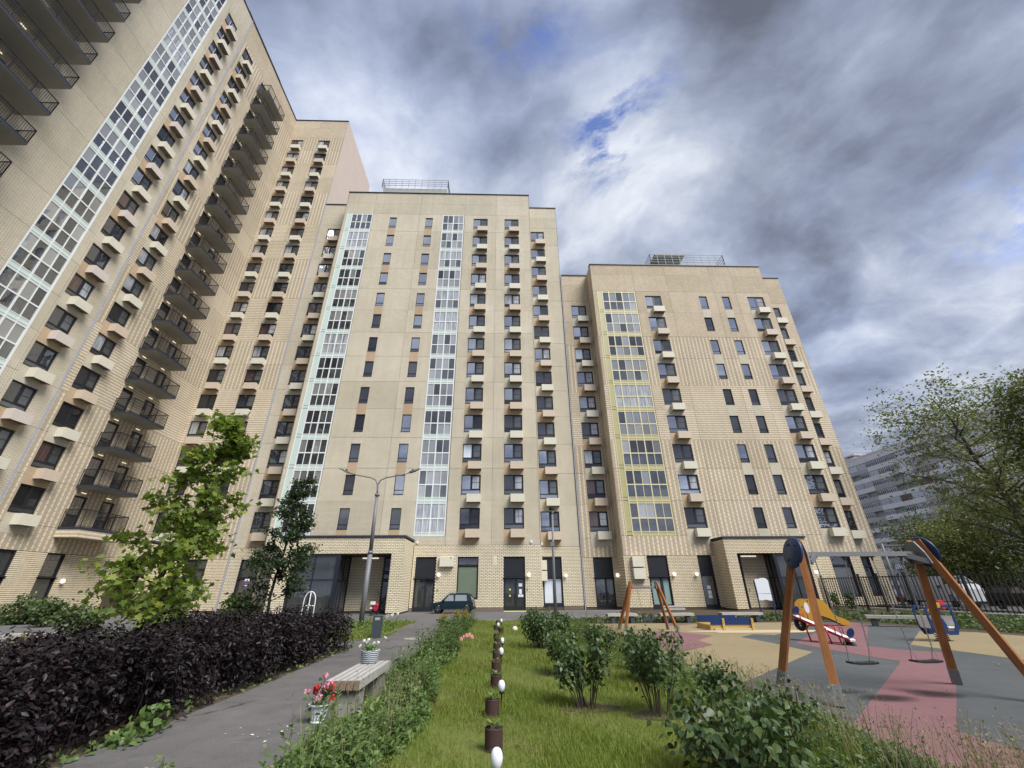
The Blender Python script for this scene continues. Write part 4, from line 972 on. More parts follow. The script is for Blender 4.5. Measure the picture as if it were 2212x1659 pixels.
mb = MB(); mb.box(-.10, .10, -.09, .09, .60, .72); part('lens', mb, 'roof_box', t)
t = thing('manhole_cover', 'round pale manhole cover set in the path', 'manhole cover', (-3.24, 18.0, 0))
mb = MB(); mb.lathe([(.33, .004), (.33, .016), (.30, .018), (.29, .012), (0, .012)], 28); part('lid', mb, 'concrete', t)
def bench(loc, rz, L, label, W_=.48, n=5, back=False, group=None, legs='bollard_grey', lw=.1):
    t = thing('bench', label, 'bench', loc, rz, group)
    sw = (W_-(n-1)*.022)/n; me = None
    for i in range(n):
        y = -W_/2+i*(sw+.022)
        mb = MB(); mb.box(-L/2, L/2, 0, sw, .33, .45); mb.quad((-L/2-.001, 0, .33), (-L/2-.001, 0, .45), (-L/2-.001, sw, .45), (-L/2-.001, sw, .33), 1); mb.quad((L/2+.001, 0, .33), (L/2+.001, sw, .33), (L/2+.001, sw, .45), (L/2+.001, 0, .45), 1)
        me = me or mb.mesh('slat', ['wood_grey', 'wood_grey_end'])
        part('slat', me, None, t, loc=(0, y, 0))
    for x in (-L/2+.28, L/2-.28):
        mb = MB(); mb.box(x-lw, x+lw, -W_/2+.05, W_/2-.05, 0, .27); mb.box(x-lw*.8, x+lw*.8, -W_/2+.1, W_/2-.1, .27, .33); part('leg', mb, legs, t)
    if back:
        for z in (.58, .70):
            mb = MB(); mb.box(-L*.36, L*.36, W_/2-.06, W_/2-.02, z, z+.085); part('back_slat', mb, 'wood_grey', t)
        for x in (-L*.3, L*.3):
            mb = MB(); mb.bar((x, W_/2-.0, .4), (x, W_/2+.02, .78), .05); part('back_post', mb, 'galv', t)
    return t
bench((-2.30, 8.42, 0), math.pi/2, 1.9, 'weathered grey slatted bench on the path with a striped planter on its far end', .5, legs='concrete', lw=.2)
bench((6.35, 24.55, 0), 0, 1.55, 'low slatted bench behind the small swing at the far edge of the playground')
bench((9.2, 24.55, 0), 0, 1.75, 'slatted bench with a backrest between the small swing and the sandbox', back=True)
bench((12.65, 24.6, 0), 0, 2.15, 'low slatted bench behind the blue and yellow sandbox')
bench((17.9, 20.9, 0), -.5, 2.4, 'slatted bench in front of the black fence, behind the blue spring rider')
bench((-15.9, 15.9, 0), .1, 2.9, 'pale bench behind the purple hedge at the left edge')
# planter on the bench
t = thing('planter', 'blue and white striped planter of white flowers on the far end of the bench', 'planter', (-2.38, 9.12, .45))
mb = MB(); mb.lathe([(0, 0), (.135, 0), (.15, .02), (.168, .19), (.172, .2), (.160, .2), (.150, .17), (0, .17)], 24); part('pot', mb, 'planter_stripe', t, True)
pp = rng.normal(size=(46, 3))*[.07, .07, .03]+[0, 0, .24]; part('leaves', cloud_mesh('leaves', *HEART, pp, rng.normal(size=(46, 3))+[0, 0, 1.2], rng.uniform(.05, .085, 46), 'leaf_weed'), None, t, kind='stuff')
for i in range(7):
    x, y, z = rng.normal()*.09, rng.normal()*.05, .27+rng.random()*.12
    if i == 0: x, z = .24, .40
    if i == 1: x, z = -.19, .27
    mb = MB(); mb.tube([(x*.3, y*.3, .17), (x*.8, y*.8, z-.05), (x, y, z)], .004, 5); part('stem', mb, 'stem_green', t)
    q = rng.normal(size=(14, 3)); part('flower', cloud_mesh('flower', *HEART, q*.010+[x, y, z], q+[0, -.5, .3], np.full(14, .032), 'petal_white'), None, t)
t = thing('flower_pot', 'white ribbed pot of pink and red flowers at the near end of the bench', 'flower pot', (-2.52, 7.3, 0))
mb = MB(); N_ = 32
prof = [(0, 0), (.085, 0), (.095, .015), (.085, .03), (.118, .17), (.128, .20), (.150, .205), (.152, .22), (.135, .22), (.118, .19), (0, .185)]
mb.lathe(prof, N_)
for i, (x, y, z) in enumerate(mb.v):
    if .03 <= z <= .18 and x*x+y*y > .005:
        k = 1+.03*(1 if (i % N_) % 2 else -1); mb.v[i] = (x*k, y*k, z)
part('pot', mb, 'pot_white', t, False)
pp = rng.normal(size=(110, 3))*[.075, .07, .07]+[.02, 0, .30]; part('leaves', cloud_mesh('leaves', *HEART, pp, rng.normal(size=(110, 3))+[0, -.4, .8], rng.uniform(.05, .085, 110), 'leaf_lilac'), None, t, kind='stuff')
for x, z, mt in ((.03, .56, 'petal_pink'), (.10, .45, 'petal_pink'), (.14, .47, 'petal_pink'), (.15, .40, 'petal_red'), (-.10, .385, 'petal_red'), (-.06, .41, 'petal_red'), (.17, .285, 'petal_red'), (.0, .40, 'petal_pink'), (-.02, .36, 'petal_pink'), (.01, .30, 'petal_pink'), (-.19, .37, 'petal_pink'), (.11, .43, 'petal_red'), (-.02, .27, 'petal_pink')):
    y = -.06+rng.normal()*.03
    mb = MB(); mb.tube([(x*.2, y*.2, .18), (x*.7, y*.7, z-.08), (x, y, z)], .004, 5); part('stem', mb, 'stem_green', t)
    q = rng.normal(size=(16, 3)); part('flower', cloud_mesh('flower', *HEART, q*.016+[x, y, z], q+[0, -.5, .3], np.full(16, .043), mt), None, t)
pp = np.c_[rng.normal(-2.7, .35, 26), rng.normal(6.85, .22, 26), np.full(26, .012)]
put('fallen_petals', cloud_mesh('fallen_petals', *LEAF4, pp, rng.normal(size=(26, 3))*.2+[0, 0, 1], rng.uniform(.03, .06, 26), 'petal_white'), None, kind='stuff')
# row of rusty pots and globe lights down the middle of the lawn
POTS = [(-.06, 6.06), (-.10, 7.46), (-.06, 9.3), (-.07, 10.84), (-.07, 12.44), (-.08, 14.03), (-.07, 15.55), (-.11, 17.05), (.06, 19.53), (-.16, 21.03), (-.10, 23.54)]
ordn = ['nearest', 'second nearest', 'third nearest', 'fourth nearest', 'fifth nearest', 'sixth nearest', 'seventh nearest', 'eighth nearest', 'ninth nearest', 'second farthest', 'farthest']
GP = 'rusty brown pots in a row down the lawn'
def small_pot(loc, label):
    t = thing('plant_pot', label, 'plant pot', loc, rng.random()*3, GP)
    mb = MB(); mb.lathe([(0, 0), (.098, 0), (.104, .02)] + [(.102+(.003 if i % 2 else 0), .02+i*.012) for i in range(16)] + [(.106, .215), (.098, .215), (.096, .16), (0, .16)], 20); part('pot', mb, 'pot_brown', t, True)
    n = 18; a = rng.uniform(0, 6.28, n); el = rng.uniform(.1, .9, n); pp = np.c_[np.cos(a)*.03, np.sin(a)*.03, rng.uniform(.19, .25, n)]
    sp = np.c_[np.cos(a), np.sin(a), el]
    part('seedling', cloud_mesh('seedling', *LEAF, pp, np.c_[-np.cos(a)*el, -np.sin(a)*el, np.ones(n)], rng.uniform(.06, .11, n), 'leaf_weed', spin=sp), None, t)
    mb = MB(); mb.tube([(0, 0, .16), (0, 0, .24)], .005, 5); part('stem', mb, 'stem_green', t)
    return t
pot0 = small_pot((*POTS[0], 0), 'rusty brown pot with a seedling, nearest of the row down the lawn')
for (x, y), o_ in zip(POTS[1:], ordn[1:]): copytree(pot0, (x, y, 0), rng.random()*6, 'rusty brown pot with a seedling, %s of the row down the lawn' % o_, GP)
LI = [(-.02, 4.78), (.035, 7.9), (.045, 11.9), (.08, 14.2), (.08, 22.6), (-.06, 20.2)]
GL = 'white globe lights staked along the row of pots'
t = thing('garden_light', 'white globe light on a black stake at the bottom edge, nearest of its row', 'garden light', (*LI[0], 0), 0, GL)
mb = MB(); mb.lathe([(0, .105), (.02, .103), (.038, .09), (.052, .06), (.056, .03), (.052, 0), (.04, -.03), (.028, -.045), (.0, -.045)], 18, 0, (0, 0, .27)); part('globe', mb, 'globe_white', t, True)
mb = MB(); mb.lathe([(.0, .24), (.036, .235), (.036, .205), (.012, .19), (.009, .06), (.002, -.05)], 12); part('stake', mb, 'black_metal', t, True)
for (x, y), w_ in zip(LI[1:], ('beside the third pot from the front', 'beside the fifth pot from the front', 'between the sixth and seventh pot', 'at the far end of the lawn', 'among the farthest pots')):
    copytree(t, (x, y, -.01), 0, 'white globe light on a black stake %s' % w_, GL)
t = thing('ball', 'pale round ball lying on the lawn left of the lilac shrubs', 'ball', (.64, 20.2, 0))
mb = MB(); mb.lathe([(.115*math.sin(math.pi*i/10), .115-.115*math.cos(math.pi*i/10)) for i in range(11)], 16); part('shell', mb, 'cream_box', t, True)
t = thing('trellis', 'white arched metal trellis standing up out of the purple hedge', 'trellis', (-6.75, 16.8, 0))
mb = MB(); pts = [(-.22, 0, 0), (-.2, 0, 1.25)] + [(-.2*math.cos(a), 0, 1.3+.3*math.sin(a)) for a in [math.pi*i/10 for i in range(1, 10)]] + [(.2, 0, 1.25), (.22, 0, 0)]
mb.tube(pts, .018, 8); part('arch', mb, 'white_paint', t, True)
mb = MB(); mb.tube([(-.21, 0, 1.15), (.21, 0, 1.15)], .016, 8); mb.tube([(0, 0, .6), (0, 0, 1.6)], .014, 8); mb.tube([(0, 0, 1.15), (-.1, 0, .8)], .012, 8); mb.lathe([(0, .04), (.045, 0), (0, -.04)], 8, 0, (0, 0, 1.18)); part('spoke', mb, 'white_paint', t, True)
# ------------------------------------------------------------------ playground
def wood_leg(t, top, foot, w=.115, shoe=.28):
    top, foot = Vector(top), Vector(foot); d = (foot-top).normalized()
    L = (foot-top).length
    o = part('leg', MB().bar((0, 0, -L+.05), (0, 0, 0), w, w), 'wood_orange', t, loc=top); o.rotation_euler = (-d).to_track_quat('Z', 'Y').to_euler()
    mb = MB(); mb.box(-w/2-.006, w/2+.006, -w/2-.006, w/2+.006, -L, -L+shoe)
    s = part('post_shoe', mb, 'galv', o)
t = thing('swing_set', 'large wooden swing set with two flat seats on chains and round blue end discs', 'swing', (6.85, 8.4, 0))
AX, BX, HZ = -1.14, 1.22, 2.2
for sx_, fx_ in ((AX, -1.7), (BX, 1.62)):
    for y0, fy in ((-.06, -.76), (.06, .72)):
        wood_leg(t, (sx_, y0, HZ+.24), (fx_, fy, .008))
    s = -1 if sx_ < 0 else 1
    mb = MB(); mb.lathe([(0, -.022), (.27, -.022), (.28, -.01), (.28, .01), (.27, .022), (0, .022)], 36); mb.v = [(z, x, y) for x, y, z in mb.v]
    o = part('end_disc', mb, 'blue_hdpe', t, True, loc=(sx_+s*.115, 0, HZ+.03)); o.rotation_euler = (0, -s*.21, 0)
    for y, z in ((-.12, .13), (.10, .15), (-.14, -.14), (.12, -.13)):
        mb = MB(); mb.lathe([(0, .02), (.018, .018), (.022, 0)], 8, 0, (y, z, 0))
        mb.v = [(s*(.022+c), a, b) for a, b, c in mb.v]; part('bolt', mb, 'black_metal', o)
    mb = MB(); mb.prism([(-.24, -.18), (.24, -.18), (.2, .02), (.10, .22), (-.10, .22), (-.2, .02)], -.012, .012, 0, 'x')
    mb.v = [(y, x, z) if False else (x, y, z) for x, y, z in mb.v]; o = part('bracket_plate', mb, 'galv', t, loc=(sx_-s*(.075 if s > 0 else .03), 0, HZ)); o.rotation_euler = (0, -s*.17, 0)
mb = MB(); mb.box(AX+.05, BX-.05, -.045, .045, HZ-.04, HZ+.04); part('beam', mb, 'galv', t)
for k in (-1, 1):
    mb = MB(); a = (BX-.06*0) if k > 0 else AX; mb.bar((a-k*.32, -.0, HZ-.01), (a-k*.05, -.2, HZ-.15), .03, .09); mb.bar((a-k*.32, 0, HZ-.01), (a-k*.05, .2, HZ-.15), .03, .09); part('gusset', mb, 'galv', t)
link = MB(); link.tube([(math.cos(a)*.011, 0, math.sin(a)*.019) for a in [2*math.pi*i/8 for i in range(9)]], .0045, 5, 0, False)
def chain(t, a, b, name='chain'):
    a, b = Vector(a), Vector(b); L = (b-a).length; n = int(L/.030); mb = MB(); d = (b-a)/L
    for i in range(n):
        p = a+d*(L*(i+.5)/n); j = len(mb.v)
        mb.v += [((p.x+v[0], p.y+v[1], p.z+v[2]) if i % 2 else (p.x+v[1], p.y+v[0], p.z+v[2])) for v in link.v]; mb.f += [tuple(j+q for q in f) for f in link.f]; mb.m += link.m
    part(name, mb, 'chain', t, True)
for cx, zs, dy in ((-.58, .46, 0.0), (.54, .475, -.02)):
    for s in (-1, 1):
        chain(t, (cx+s*.285, 0, HZ-.1), (cx+s*.20, dy, zs+.22))
        mb = MB(); mb.tube([(cx+s*.20, dy, zs+.22), (cx+s*.185, dy-.06, zs+.01)], .005, 6); mb.tube([(cx+s*.20, dy, zs+.22), (cx+s*.185, dy+.07, zs+.01)], .005, 6); part('seat_hanger', mb, 'chain', t)
        mb = MB(); mb.box(cx+s*.285-.035, cx+s*.285+.035, -.03, .03, HZ-.06, HZ-.04); mb.tube([(cx+s*.285, 0, HZ-.06), (cx+s*.285, 0, HZ-.11)], .018, 8); part('swivel', mb, 'black_metal', t)
    mb = MB(); mb.prism([(-.225, .012), (-.11, 0), (.11, 0), (.225, .012), (.225, .04), (.11, .03), (-.11, .03), (-.225, .04)], -.09, .09); part('seat', mb, 'rubber_black', t, loc=(cx, dy, zs-.02))
for x, y, rx, ry in ((6.28, 8.15, .55, .34), (7.32, 8.35, .52, .34)): blob(x, y, rx, ry, .0165, 'scuff_soft', 'worn_patch', 22, .1)
t = thing('swing_set', 'small wooden baby swing set at the far left of the playground', 'swing', (6.3, 20.0, 0), -.06)
for sx_, fx_ in ((-.58, -1.15), (.52, .98)):
    for y0, fy in ((-.05, -.62), (.05, .75)): wood_leg(t, (sx_, y0, 1.88), (fx_, fy, .015), .095, .22)
mb = MB(); mb.box(-.6, .55, -.04, .04, 1.62, 1.70); part('beam', mb, 'galv', t)
for s in (-1, 1):
    mb = MB(); mb.prism([(-.16, -.12), (.16, -.12), (.07, .16), (-.07, .16)], -.01, .01, 0, 'x'); part('bracket_plate', mb, 'galv' if s > 0 else 'red_paint', t, loc=(-.03+s*.52, 0, 1.72))
    chain(t, (-.03+s*.30, 0, 1.6), (-.03+s*.17, 0, .62))
mb = MB(); mb.prism([(-.18, 0), (.18, 0), (.2, .05), (.19, .26), (.15, .26), (.14, .07), (-.14, .07), (-.15, .26), (-.19, .26), (-.2, .05)], -.15, .15); part('seat', mb, 'bollard_grey', t, loc=(-.03, 0, .4))
t = thing('sandbox', 'low sandbox with blue seat boards and yellow timber sides', 'sandbox', (9.9, 20.7, 0), -.07)
mb = MB(); mb.box(-.8, .8, -.8, .8, .012, .10); part('sand', mb, 'sand_dust', t)
for i, (a, b) in enumerate((((-.95, -.72), (.85, -.72)), ((-.95, -.72), (-.95, .8)), ((.85, -.72), (.85, .8)), ((-.95, .8), (.85, .8)))):
    for z in (.03, .13):
        mb = MB(); mb.bar((*a, z+.045), (*b, z+.045), .05, .09); part('side_board', mb, 'wood_yellow', t)
    if i in (0, 3): mb = MB(); sy = -1 if i == 0 else 1; mb.bar((a[0]+.02, a[1]+.03*sy, .36), (b[0]-.02, b[1]+.03*sy, .36), .035, .28); part('seat_board', mb, 'blue_paint', t)
for x, y in ((-.42, -.80), (.78, -.80), (-.9, .84), (.8, .84)):
    mb = MB(); mb.bar((x, y, 0), (x+.03, y+.02, .46), .09, .07); o = part('post', mb, 'wood_yellow', t)
    mb = MB()
    for z in (.30, .40): mb.lathe([(0, .006), (.016, .004), (.016, 0)], 8, 0, (x+.02, -z, -(y-.036)))
    mb.v = [(q[0], -q[2], -q[1]) for q in mb.v]; part('bolt', mb, 'black_metal', o)
blob(10.6, 19.4, 2.6, .75, .020, 'sand_dust', 'spilled_sand', 30, .4)
t = thing('slide', 'small yellow animal shaped toddler slide behind the seesaw', 'slide', (15.2, 22, 0), -.25)
prof = [(-.92, .02), (-.86, .45), (-.98, .7), (-.92, .95), (-.72, 1.1), (-.5, 1.12), (-.36, 1.0), (-.3, 1.1), (-.1, 1.13), (.12, 1.05), (.28, .8), (.34, .58), (.55, .38), (.80, .30), (.98, .16), (.95, .04), (.7, .03), (.2, .30), (-.2, .45), (-.35, .02)]
for y in (-.28, .28):
    mb = MB(); mb.prism(prof, y-.02, y+.02); o = part('side_panel', mb, 'yellow_paint', t)
    if y < 0:
        for px_, pz_, a_, b_, mt in ((-.66, .74, .10, .23, 'white_paint'), (-.42, .80, .05, .06, 'white_paint'), (-.85, .78, .03, .03, 'black_metal'), (-.55, 1.03, .03, .03, 'black_metal')):
            mb = MB(); mb.prism([(px_+a_*math.cos(q), pz_+b_*math.sin(q)) for q in [2*math.pi*i/16 for i in range(16)]], y-.028, y-.021); part('painted_spot', mb, mt, o)
mb = MB(); P_ = [(-.25, .62), (.25, .40), (.6, .20), (.92, .10)]
for (x0, z0), (x1, z1) in zip(P_[:-1], P_[1:]): mb.quad((x0, -.26, z0), (x1, -.26, z1), (x1, .26, z1), (x0, .26, z0)); mb.quad((x0, -.26, z0-.03), (x0, .26, z0-.03), (x1, .26, z1-.03), (x1, -.26, z1-.03))
part('chute', mb, 'white_paint', t)
for i in range(2): mb = MB(); mb.box(-.9+i*.25, -.65+i*.25, -.26, .26, .2+i*.2, .23+i*.2); part('step', mb, 'red_paint', t)
t = thing('seesaw', 'red and white seesaw with a tyre under each end, in front of the yellow slide', 'seesaw', (10.62, 15.55, 0), -1.33)
bt = math.radians(17)
def SS(x, z): return (x*math.cos(bt)+z*math.sin(bt), .44-x*math.sin(bt)+z*math.cos(bt))
mb = MB(); a, b = SS(-1.0, 0), SS(1.0, 0); mb.bar((a[0], 0, a[1]), (b[0], 0, b[1]), .22, .05); part('plank', mb, 'white_paint', t)
mb = MB()
for y in (-.12, .12): mb.bar((a[0], y, a[1]), (b[0], y, b[1]), .02, .07)
part('plank_edge', mb, 'red_paint', t)
for y in (-.2, .2):
    mb = MB(); mb.tube([(-.36, y, 0), (-.42, y, .36), (-.32, y, .47), (-.15, y, .5), (.15, y, .5), (.3, y, .44), (.38, y, 0)], .025, 8); mb.tube([(-.36, y, .02), (.38, y, .02)], .02, 6); part('stand', mb, 'red_paint', t, True)
for s in (-1, 1):
    p = SS(s*.92, 0); mb = MB()
    mb.tube([(p[0]-s*.08+math.cos(q)*.15, 0, p[1]-.22+math.sin(q)*.15) for q in [2*math.pi*i/14 for i in range(15)]], .075, 10, 0, False); part('tyre', mb, 'rubber_black', t, True)
    p = SS(s*.93, .19); mb = MB(); mb.lathe([(0, -.02), (.13, -.02), (.14, 0), (.13, .02), (0, .02)], 20); mb.v = [(x*.35+z, y, x) for x, y, z in mb.v]; o = part('backrest', mb, 'blue_paint', t, loc=(p[0], 0, p[1]))
    p = SS(s*.6, .0); mb = MB(); mb.tube([(p[0], -.16, p[1]), (p[0], -.16, p[1]+.22), (p[0], .16, p[1]+.22), (p[0], .16, p[1])], .016, 8); part('handle', mb, 'red_paint', t, True)
t = thing('spring_rider', 'blue double spring rider with a yellow and red top bar behind the big swing', 'spring rider', (14.62, 15.6, 0), .12)
for y in (-.24, .24):
    ring = [(-.66, .95), (-.5, 1.10), (-.2, 1.08), (-.2, 1.02), (-.46, 1.02), (-.58, .9), (-.55, .5), (-.42, .32), (.4, .32), (.55, .5), (.58, .9), (.46, 1.02), (.2, 1.02), (.2, 1.08), (.5, 1.1), (.66, .95), (.66, .42), (.5, .2), (.1, .2), (0, .26), (-.1, .2), (-.5, .2), (-.64, .42)]
    mb = MB(); mb.prism([(x, z) for x, z in ring], y-.02, y+.02); part('side_panel', mb, 'blue_paint', t)
    mb = MB(); mb.prism([(-.28, .22), (-.1, .2), (.05, .3), (.1, .5), (.02, .68), (-.15, .72), (-.28, .6), (-.34, .4)], y-.03, y+.03); part('wing', mb, 'blue_paint', t)
mb = MB(); mb.bar((-.3, 0, .98), (.5, 0, 1.1), .1, .14); part('top_bar', mb, 'yellow_paint', t)
mb = MB(); mb.lathe([(0, -.06), (.14, -.06), (.14, .06), (0, .06)], 20); mb.v = [(x, z, y) for x, y, z in mb.v]; part('knob', mb, 'red_paint', t, loc=(.58, 0, 1.1))
for x in (-.42, .38):
    mb = MB(); mb.box(x-.17, x+.17, -.22, .22, .40, .44); part('seat', mb, 'white_paint', t)
    mb = MB(); mb.bar((x+(.19 if x > 0 else -.19), 0, .44), (x+(.24 if x > 0 else -.24)*.9, 0, .76), .42, .03, 0, (1, 0, 0)); part('backrest', mb, 'white_paint', t)
for x in (-.26, .22):
    mb = MB(); mb.tube([(x+.055*math.cos(q), .055*math.sin(q), q*.0095) for q in [i*.6 for i in range(38)]], .012, 6); mb.box(x-.1, x+.1, -.1, .1, .006, .03); part('spring', mb, 'rubber_black', t)
t.scale = (.8, .85, .97)
t = thing('drawing_board', 'white play board on two blue posts at the far edge of the playground', 'board', (14.6, 25.3, 0))
mb = MB(); mb.prism([(-.38, 1.0), (-.2, .98), (0, 1.02), (.2, .97), (.36, .96), (.37, 1.3), (-.36, 1.3)], -.02, .02); part('board_panel', mb, 'board_white', t)
mb = MB(); mb.prism([(-.36, 1.32), (.37, 1.32), (.38, 1.95), (.3, 2.06), (.15, 2.1), (0, 2.09), (-.15, 2.04), (-.28, 2.06), (-.38, 1.98)], -.02, .02); part('board_panel', mb, 'board_white', t)
for x in (-.40, .40): mb = MB(); mb.bar((x, .03, 0), (x, .03, 1.95), .05); part('post', mb, 'blue_paint', t)
for x, y in ((11.2, 10.4), (12.6, 9.6), (9.9, 8.6), (13.4, 12.2), (8.2, 10.2), (12.9, 13.0)):
    pass
pp = np.c_[rng.uniform(6, 14, 30), rng.uniform(6, 16, 30), np.full(30, .022)]
put('fallen_leaves', cloud_mesh('fallen_leaves', *LEAF4, pp, rng.normal(size=(30, 3))*.2+[0, 0, 1], rng.uniform(.05, .09, 30), 'petal_salmon'), None, kind='stuff'); bpy.data.objects['fallen_leaves'].data.materials[0] = MATS['dry_grass']
# ------------------------------------------------------------------ fence and things beyond it
t = thing('fence', 'black metal picket fence along the right side of the playground', 'fence', (27, 30, 0))
FP = [(25.9+1.1, 37.8), (27.0, 33.8), (27.0, 32.1), (27.0, 29.85), (27.05, 26.1), (27.6, 22.2), (28.2, 18.4)]
for x, y in FP:
    mb = MB(); mb.box(x-27-.06, x-27+.06, y-30-.06, y-30+.06, 0, 2.45); mb.box(x-27-.07, x-27+.07, y-30-.07, y-30+.07, 2.45, 2.48); part('post', mb, 'black_metal', t)
pk = MB().box(-.022, .022, -.022, .022, .28, 2.3).mesh('picket', ['black_metal'])
for (x0, y0), (x1, y1) in zip(FP[:-1], FP[1:]):
    for z in (.36, 2.22): mb = MB(); mb.bar((x0-27, y0-30, z), (x1-27, y1-30, z), .045, .05); part('rail', mb, 'black_metal', t)
    n = int(math.hypot(x1-x0, y1-y0)/.24)
    for i in range(1, n): part('picket', pk, None, t, loc=(x0-27+(x1-x0)*i/n, y0-30+(y1-y0)*i/n, 0))
sheet('parking_road', [(29.5, -10), (60, -10), (60, 140), (35.0, 140), (35.0, 37), (29.5, 37)], .004, 'asphalt_road')
mb = MB(); mb.box(34.0, 34.3, 10, 60, 0, .16); mb.box(29.3, 29.5, -10, 37, 0, .14); put('kerb', mb.mesh('kerb', ['concrete_light']), None, kind='structure')
mb = MB(); mb.box(-31.55, 10, 38.3, 38.5, 0, .02); mb.box(3.3, 9.6, 28.55, 28.7, 0, .12); mb.box(-2.5, 1.4, 26.9, 27.02, 0, .07); mb.box(-8.9, -4.9, 27.0, 27.1, 0, .08)
mb.v[16:] = [v for v in mb.v[16:]]
put('kerb', mb.mesh('kerb', ['concrete']), None, kind='structure')
def car(label, loc, rz, body, kind='hatch', L=3.9, Wd=1.6, Hh=1.42):
    t = thing('parked_car', label, 'car', loc, rz)
    k = L/3.2; hz = Hh/1.4; w = Wd/2
    if kind == 'van':
        low = [(-1.6, .28), (-1.6, .8), (-1.45, 1.0), (1.6, 1.0), (1.6, .28)]; cab = [(-1.42, 1.0), (-1.05, 1.38), (1.55, 1.40), (1.6, 1.0)]
        wins = [(-1.25, -.85, 1.02, 1.30)]; wx = (-1.05, 1.05)
    elif kind == 'suv':
        low = [(-1.6, .3), (-1.58, .85), (-.8, .95), (1.55, .95), (1.6, .3)]; cab = [(-.8, .95), (-.38, 1.36), (1.3, 1.38), (1.55, .95)]
        wins = [(-.55, .3, .97, 1.28), (.38, 1.2, .97, 1.28)]; wx = (-1.0, 1.0)
    else:
        low = [(-1.6, .25), (-1.6, .62), (-1.52, .72), (-.86, .80), (1.5, .84), (1.6, .70), (1.6, .25)]; cab = [(-.86, .80), (-.36, 1.28), (-.15, 1.36), (1.05, 1.37), (1.32, 1.28), (1.5, .84)]
        wins = [(-.62, .12, .84, 1.24), (.22, 1.12, .84, 1.24)]; wx = (-1.08, 1.10)
    arch = []
    pts = [(x*k, z*hz) for x, z in low]; rw = .27
    bottom = [pts[-1]]
    for cx in sorted(wx, reverse=True):
        bottom += [(cx*k+.31*math.cos(a), max(.25, .27+.31*math.sin(a))*hz) for a in [math.pi*i/8 for i in range(9)]]
    poly = pts[:-1] + [pts[-1]] + bottom[1:]
    mb = MB(); n = len(poly); i0 = len(mb.v)
    for y, ins in ((-w, .0), (w, .0)): mb.v += [(x, y*(1 if z > .45*hz else .97), z) for x, z in poly]
    mb.f.append(tuple(range(n))); mb.f.append(tuple(reversed(range(n, 2*n)))); mb.m += [0, 0]
    for j in range(n): mb.f.append((j, n+j, n+(j+1) % n, (j+1) % n)); mb.m.append(0)
    c = [(x*k, z*hz) for x, z in cab]; nc = len(c); zb, zt_ = c[0][1], max(z for x, z in c); i0 = len(mb.v)
    for s in (-1, 1): mb.v += [(x, s*(w-.02-.16*(z-zb)/(zt_-zb)), z-.001) for x, z in c]
    mb.f.append(tuple(i0+j for j in range(nc))); mb.f.append(tuple(i0+nc+j for j in reversed(range(nc)))); mb.m += [0, 0]
    for j in range(nc): mb.f.append((i0+j, i0+nc+j, i0+nc+(j+1) % nc, i0+(j+1) % nc)); mb.m.append(0)
    part('body', mb, body, t)
    for x0, x1, z0, z1 in wins:
        for s in (-1, 1):
            mb = MB(); sl = .16*hz; f_ = lambda z: s*(w-.02-.16*(z*hz-zb)/(zt_-zb)+.006)
            xl = x0+.36 if (x0 < -.5) else x0; xr = x1
            q = [(x0*k, f_(z0), z0*hz), (x1*k, f_(z0), z0*hz), (x1*k-.06, f_(z1), z1*hz), (xl*k, f_(z1), z1*hz)]
            mb.quad(*(q if s < 0 else q[::-1])); part('window', mb, 'car_glass_l' if body == 'car_blue' else 'glass_mid', t)
    (xa, za), (xb, zb2) = c[0], c[1]
    mb = MB(); d = .012; mb.quad((xa+.05-d, -w+.12, za+.05+d), (xa+.05-d, w-.12, za+.05+d), (xb-.02-d, w-.2, zb2-.03+d), (xb-.02-d, -w+.2, zb2-.03+d)); part('windscreen', mb, 'glass_mid', t)
    (xa, za), (xb, zb2) = c[-1], c[-2]
    mb = MB(); mb.quad((xa-.02+d, w-.14, za+.06), (xa-.02+d, -w+.14, za+.06), (xb+d*2, -w+.22, zb2-.04), (xb+d*2, w-.22, zb2-.04)); part('rear_window', mb, 'glass_dark', t)
    for cx in wx:
        for s in (-1, 1):
            mb = MB(); mb.lathe([(0, -.08), (.17, -.08), (.25, -.07), (.262, -.05), (.262, .05), (.25, .07), (.17, .08), (0, .08)], 20); mb.v = [(x, z, y) for x, y, z in mb.v]
            o = part('wheel', mb, 'rubber_black', t, True, loc=(cx*k, s*(w-.09), .262))
            mb = MB(); mb.lathe([(0, .0), (.05, .004), (.06, -.01), (.13, -.012), (.15, .0), (.155, -.01)], 16); mb.v = [(x, s*(.082+z*1.0), y) for x, y, z in mb.v]; part('rim', mb, 'galv', o, True)
    for s in (-1, 1):
        mb = MB(); mb.box(-L/2-.015, -L/2+.05, s*(w-.26)-.13, s*(w-.26)+.13, .52*hz, .64*hz); part('headlight', mb, 'white_paint', t)
        mb = MB(); mb.box(L/2-.05, L/2+.012, s*(w-.1)-.09, s*(w-.1)+.09, .52*hz, .72*hz); part('tail_light', mb, 'tail_red', t)
    for x in (-L/2-.05, L/2-.05):
        mb = MB(); mb.box(x, x+.1, -w+.02, w-.02, .27, .45); part('bumper', mb, 'rubber_black', t)
    for s in (-1, 1): mb = MB(); mb.box(-.62*k-.06, -.62*k+.06, s*(w+.07)-.07, s*(w+.07)+.07, .86*hz, .96*hz); part('mirror', mb, 'rubber_black', t)
    if body == 'car_blue':
        for s in (-1, 1): mb = MB(); mb.tube([(-.3, s*.52, 1.385), (-.2, s*.54, 1.42), (.9, s*.54, 1.42), (1.0, s*.52, 1.385)], .014, 6); part('roof_rail', mb, 'galv', t)
        for s in (-1, 1): mb = MB(); mb.box(.02, .16, s*(w-.004)-.01, s*(w-.004)+.01, .73, .76); part('door_handle', mb, 'rubber_black', t)
    return t
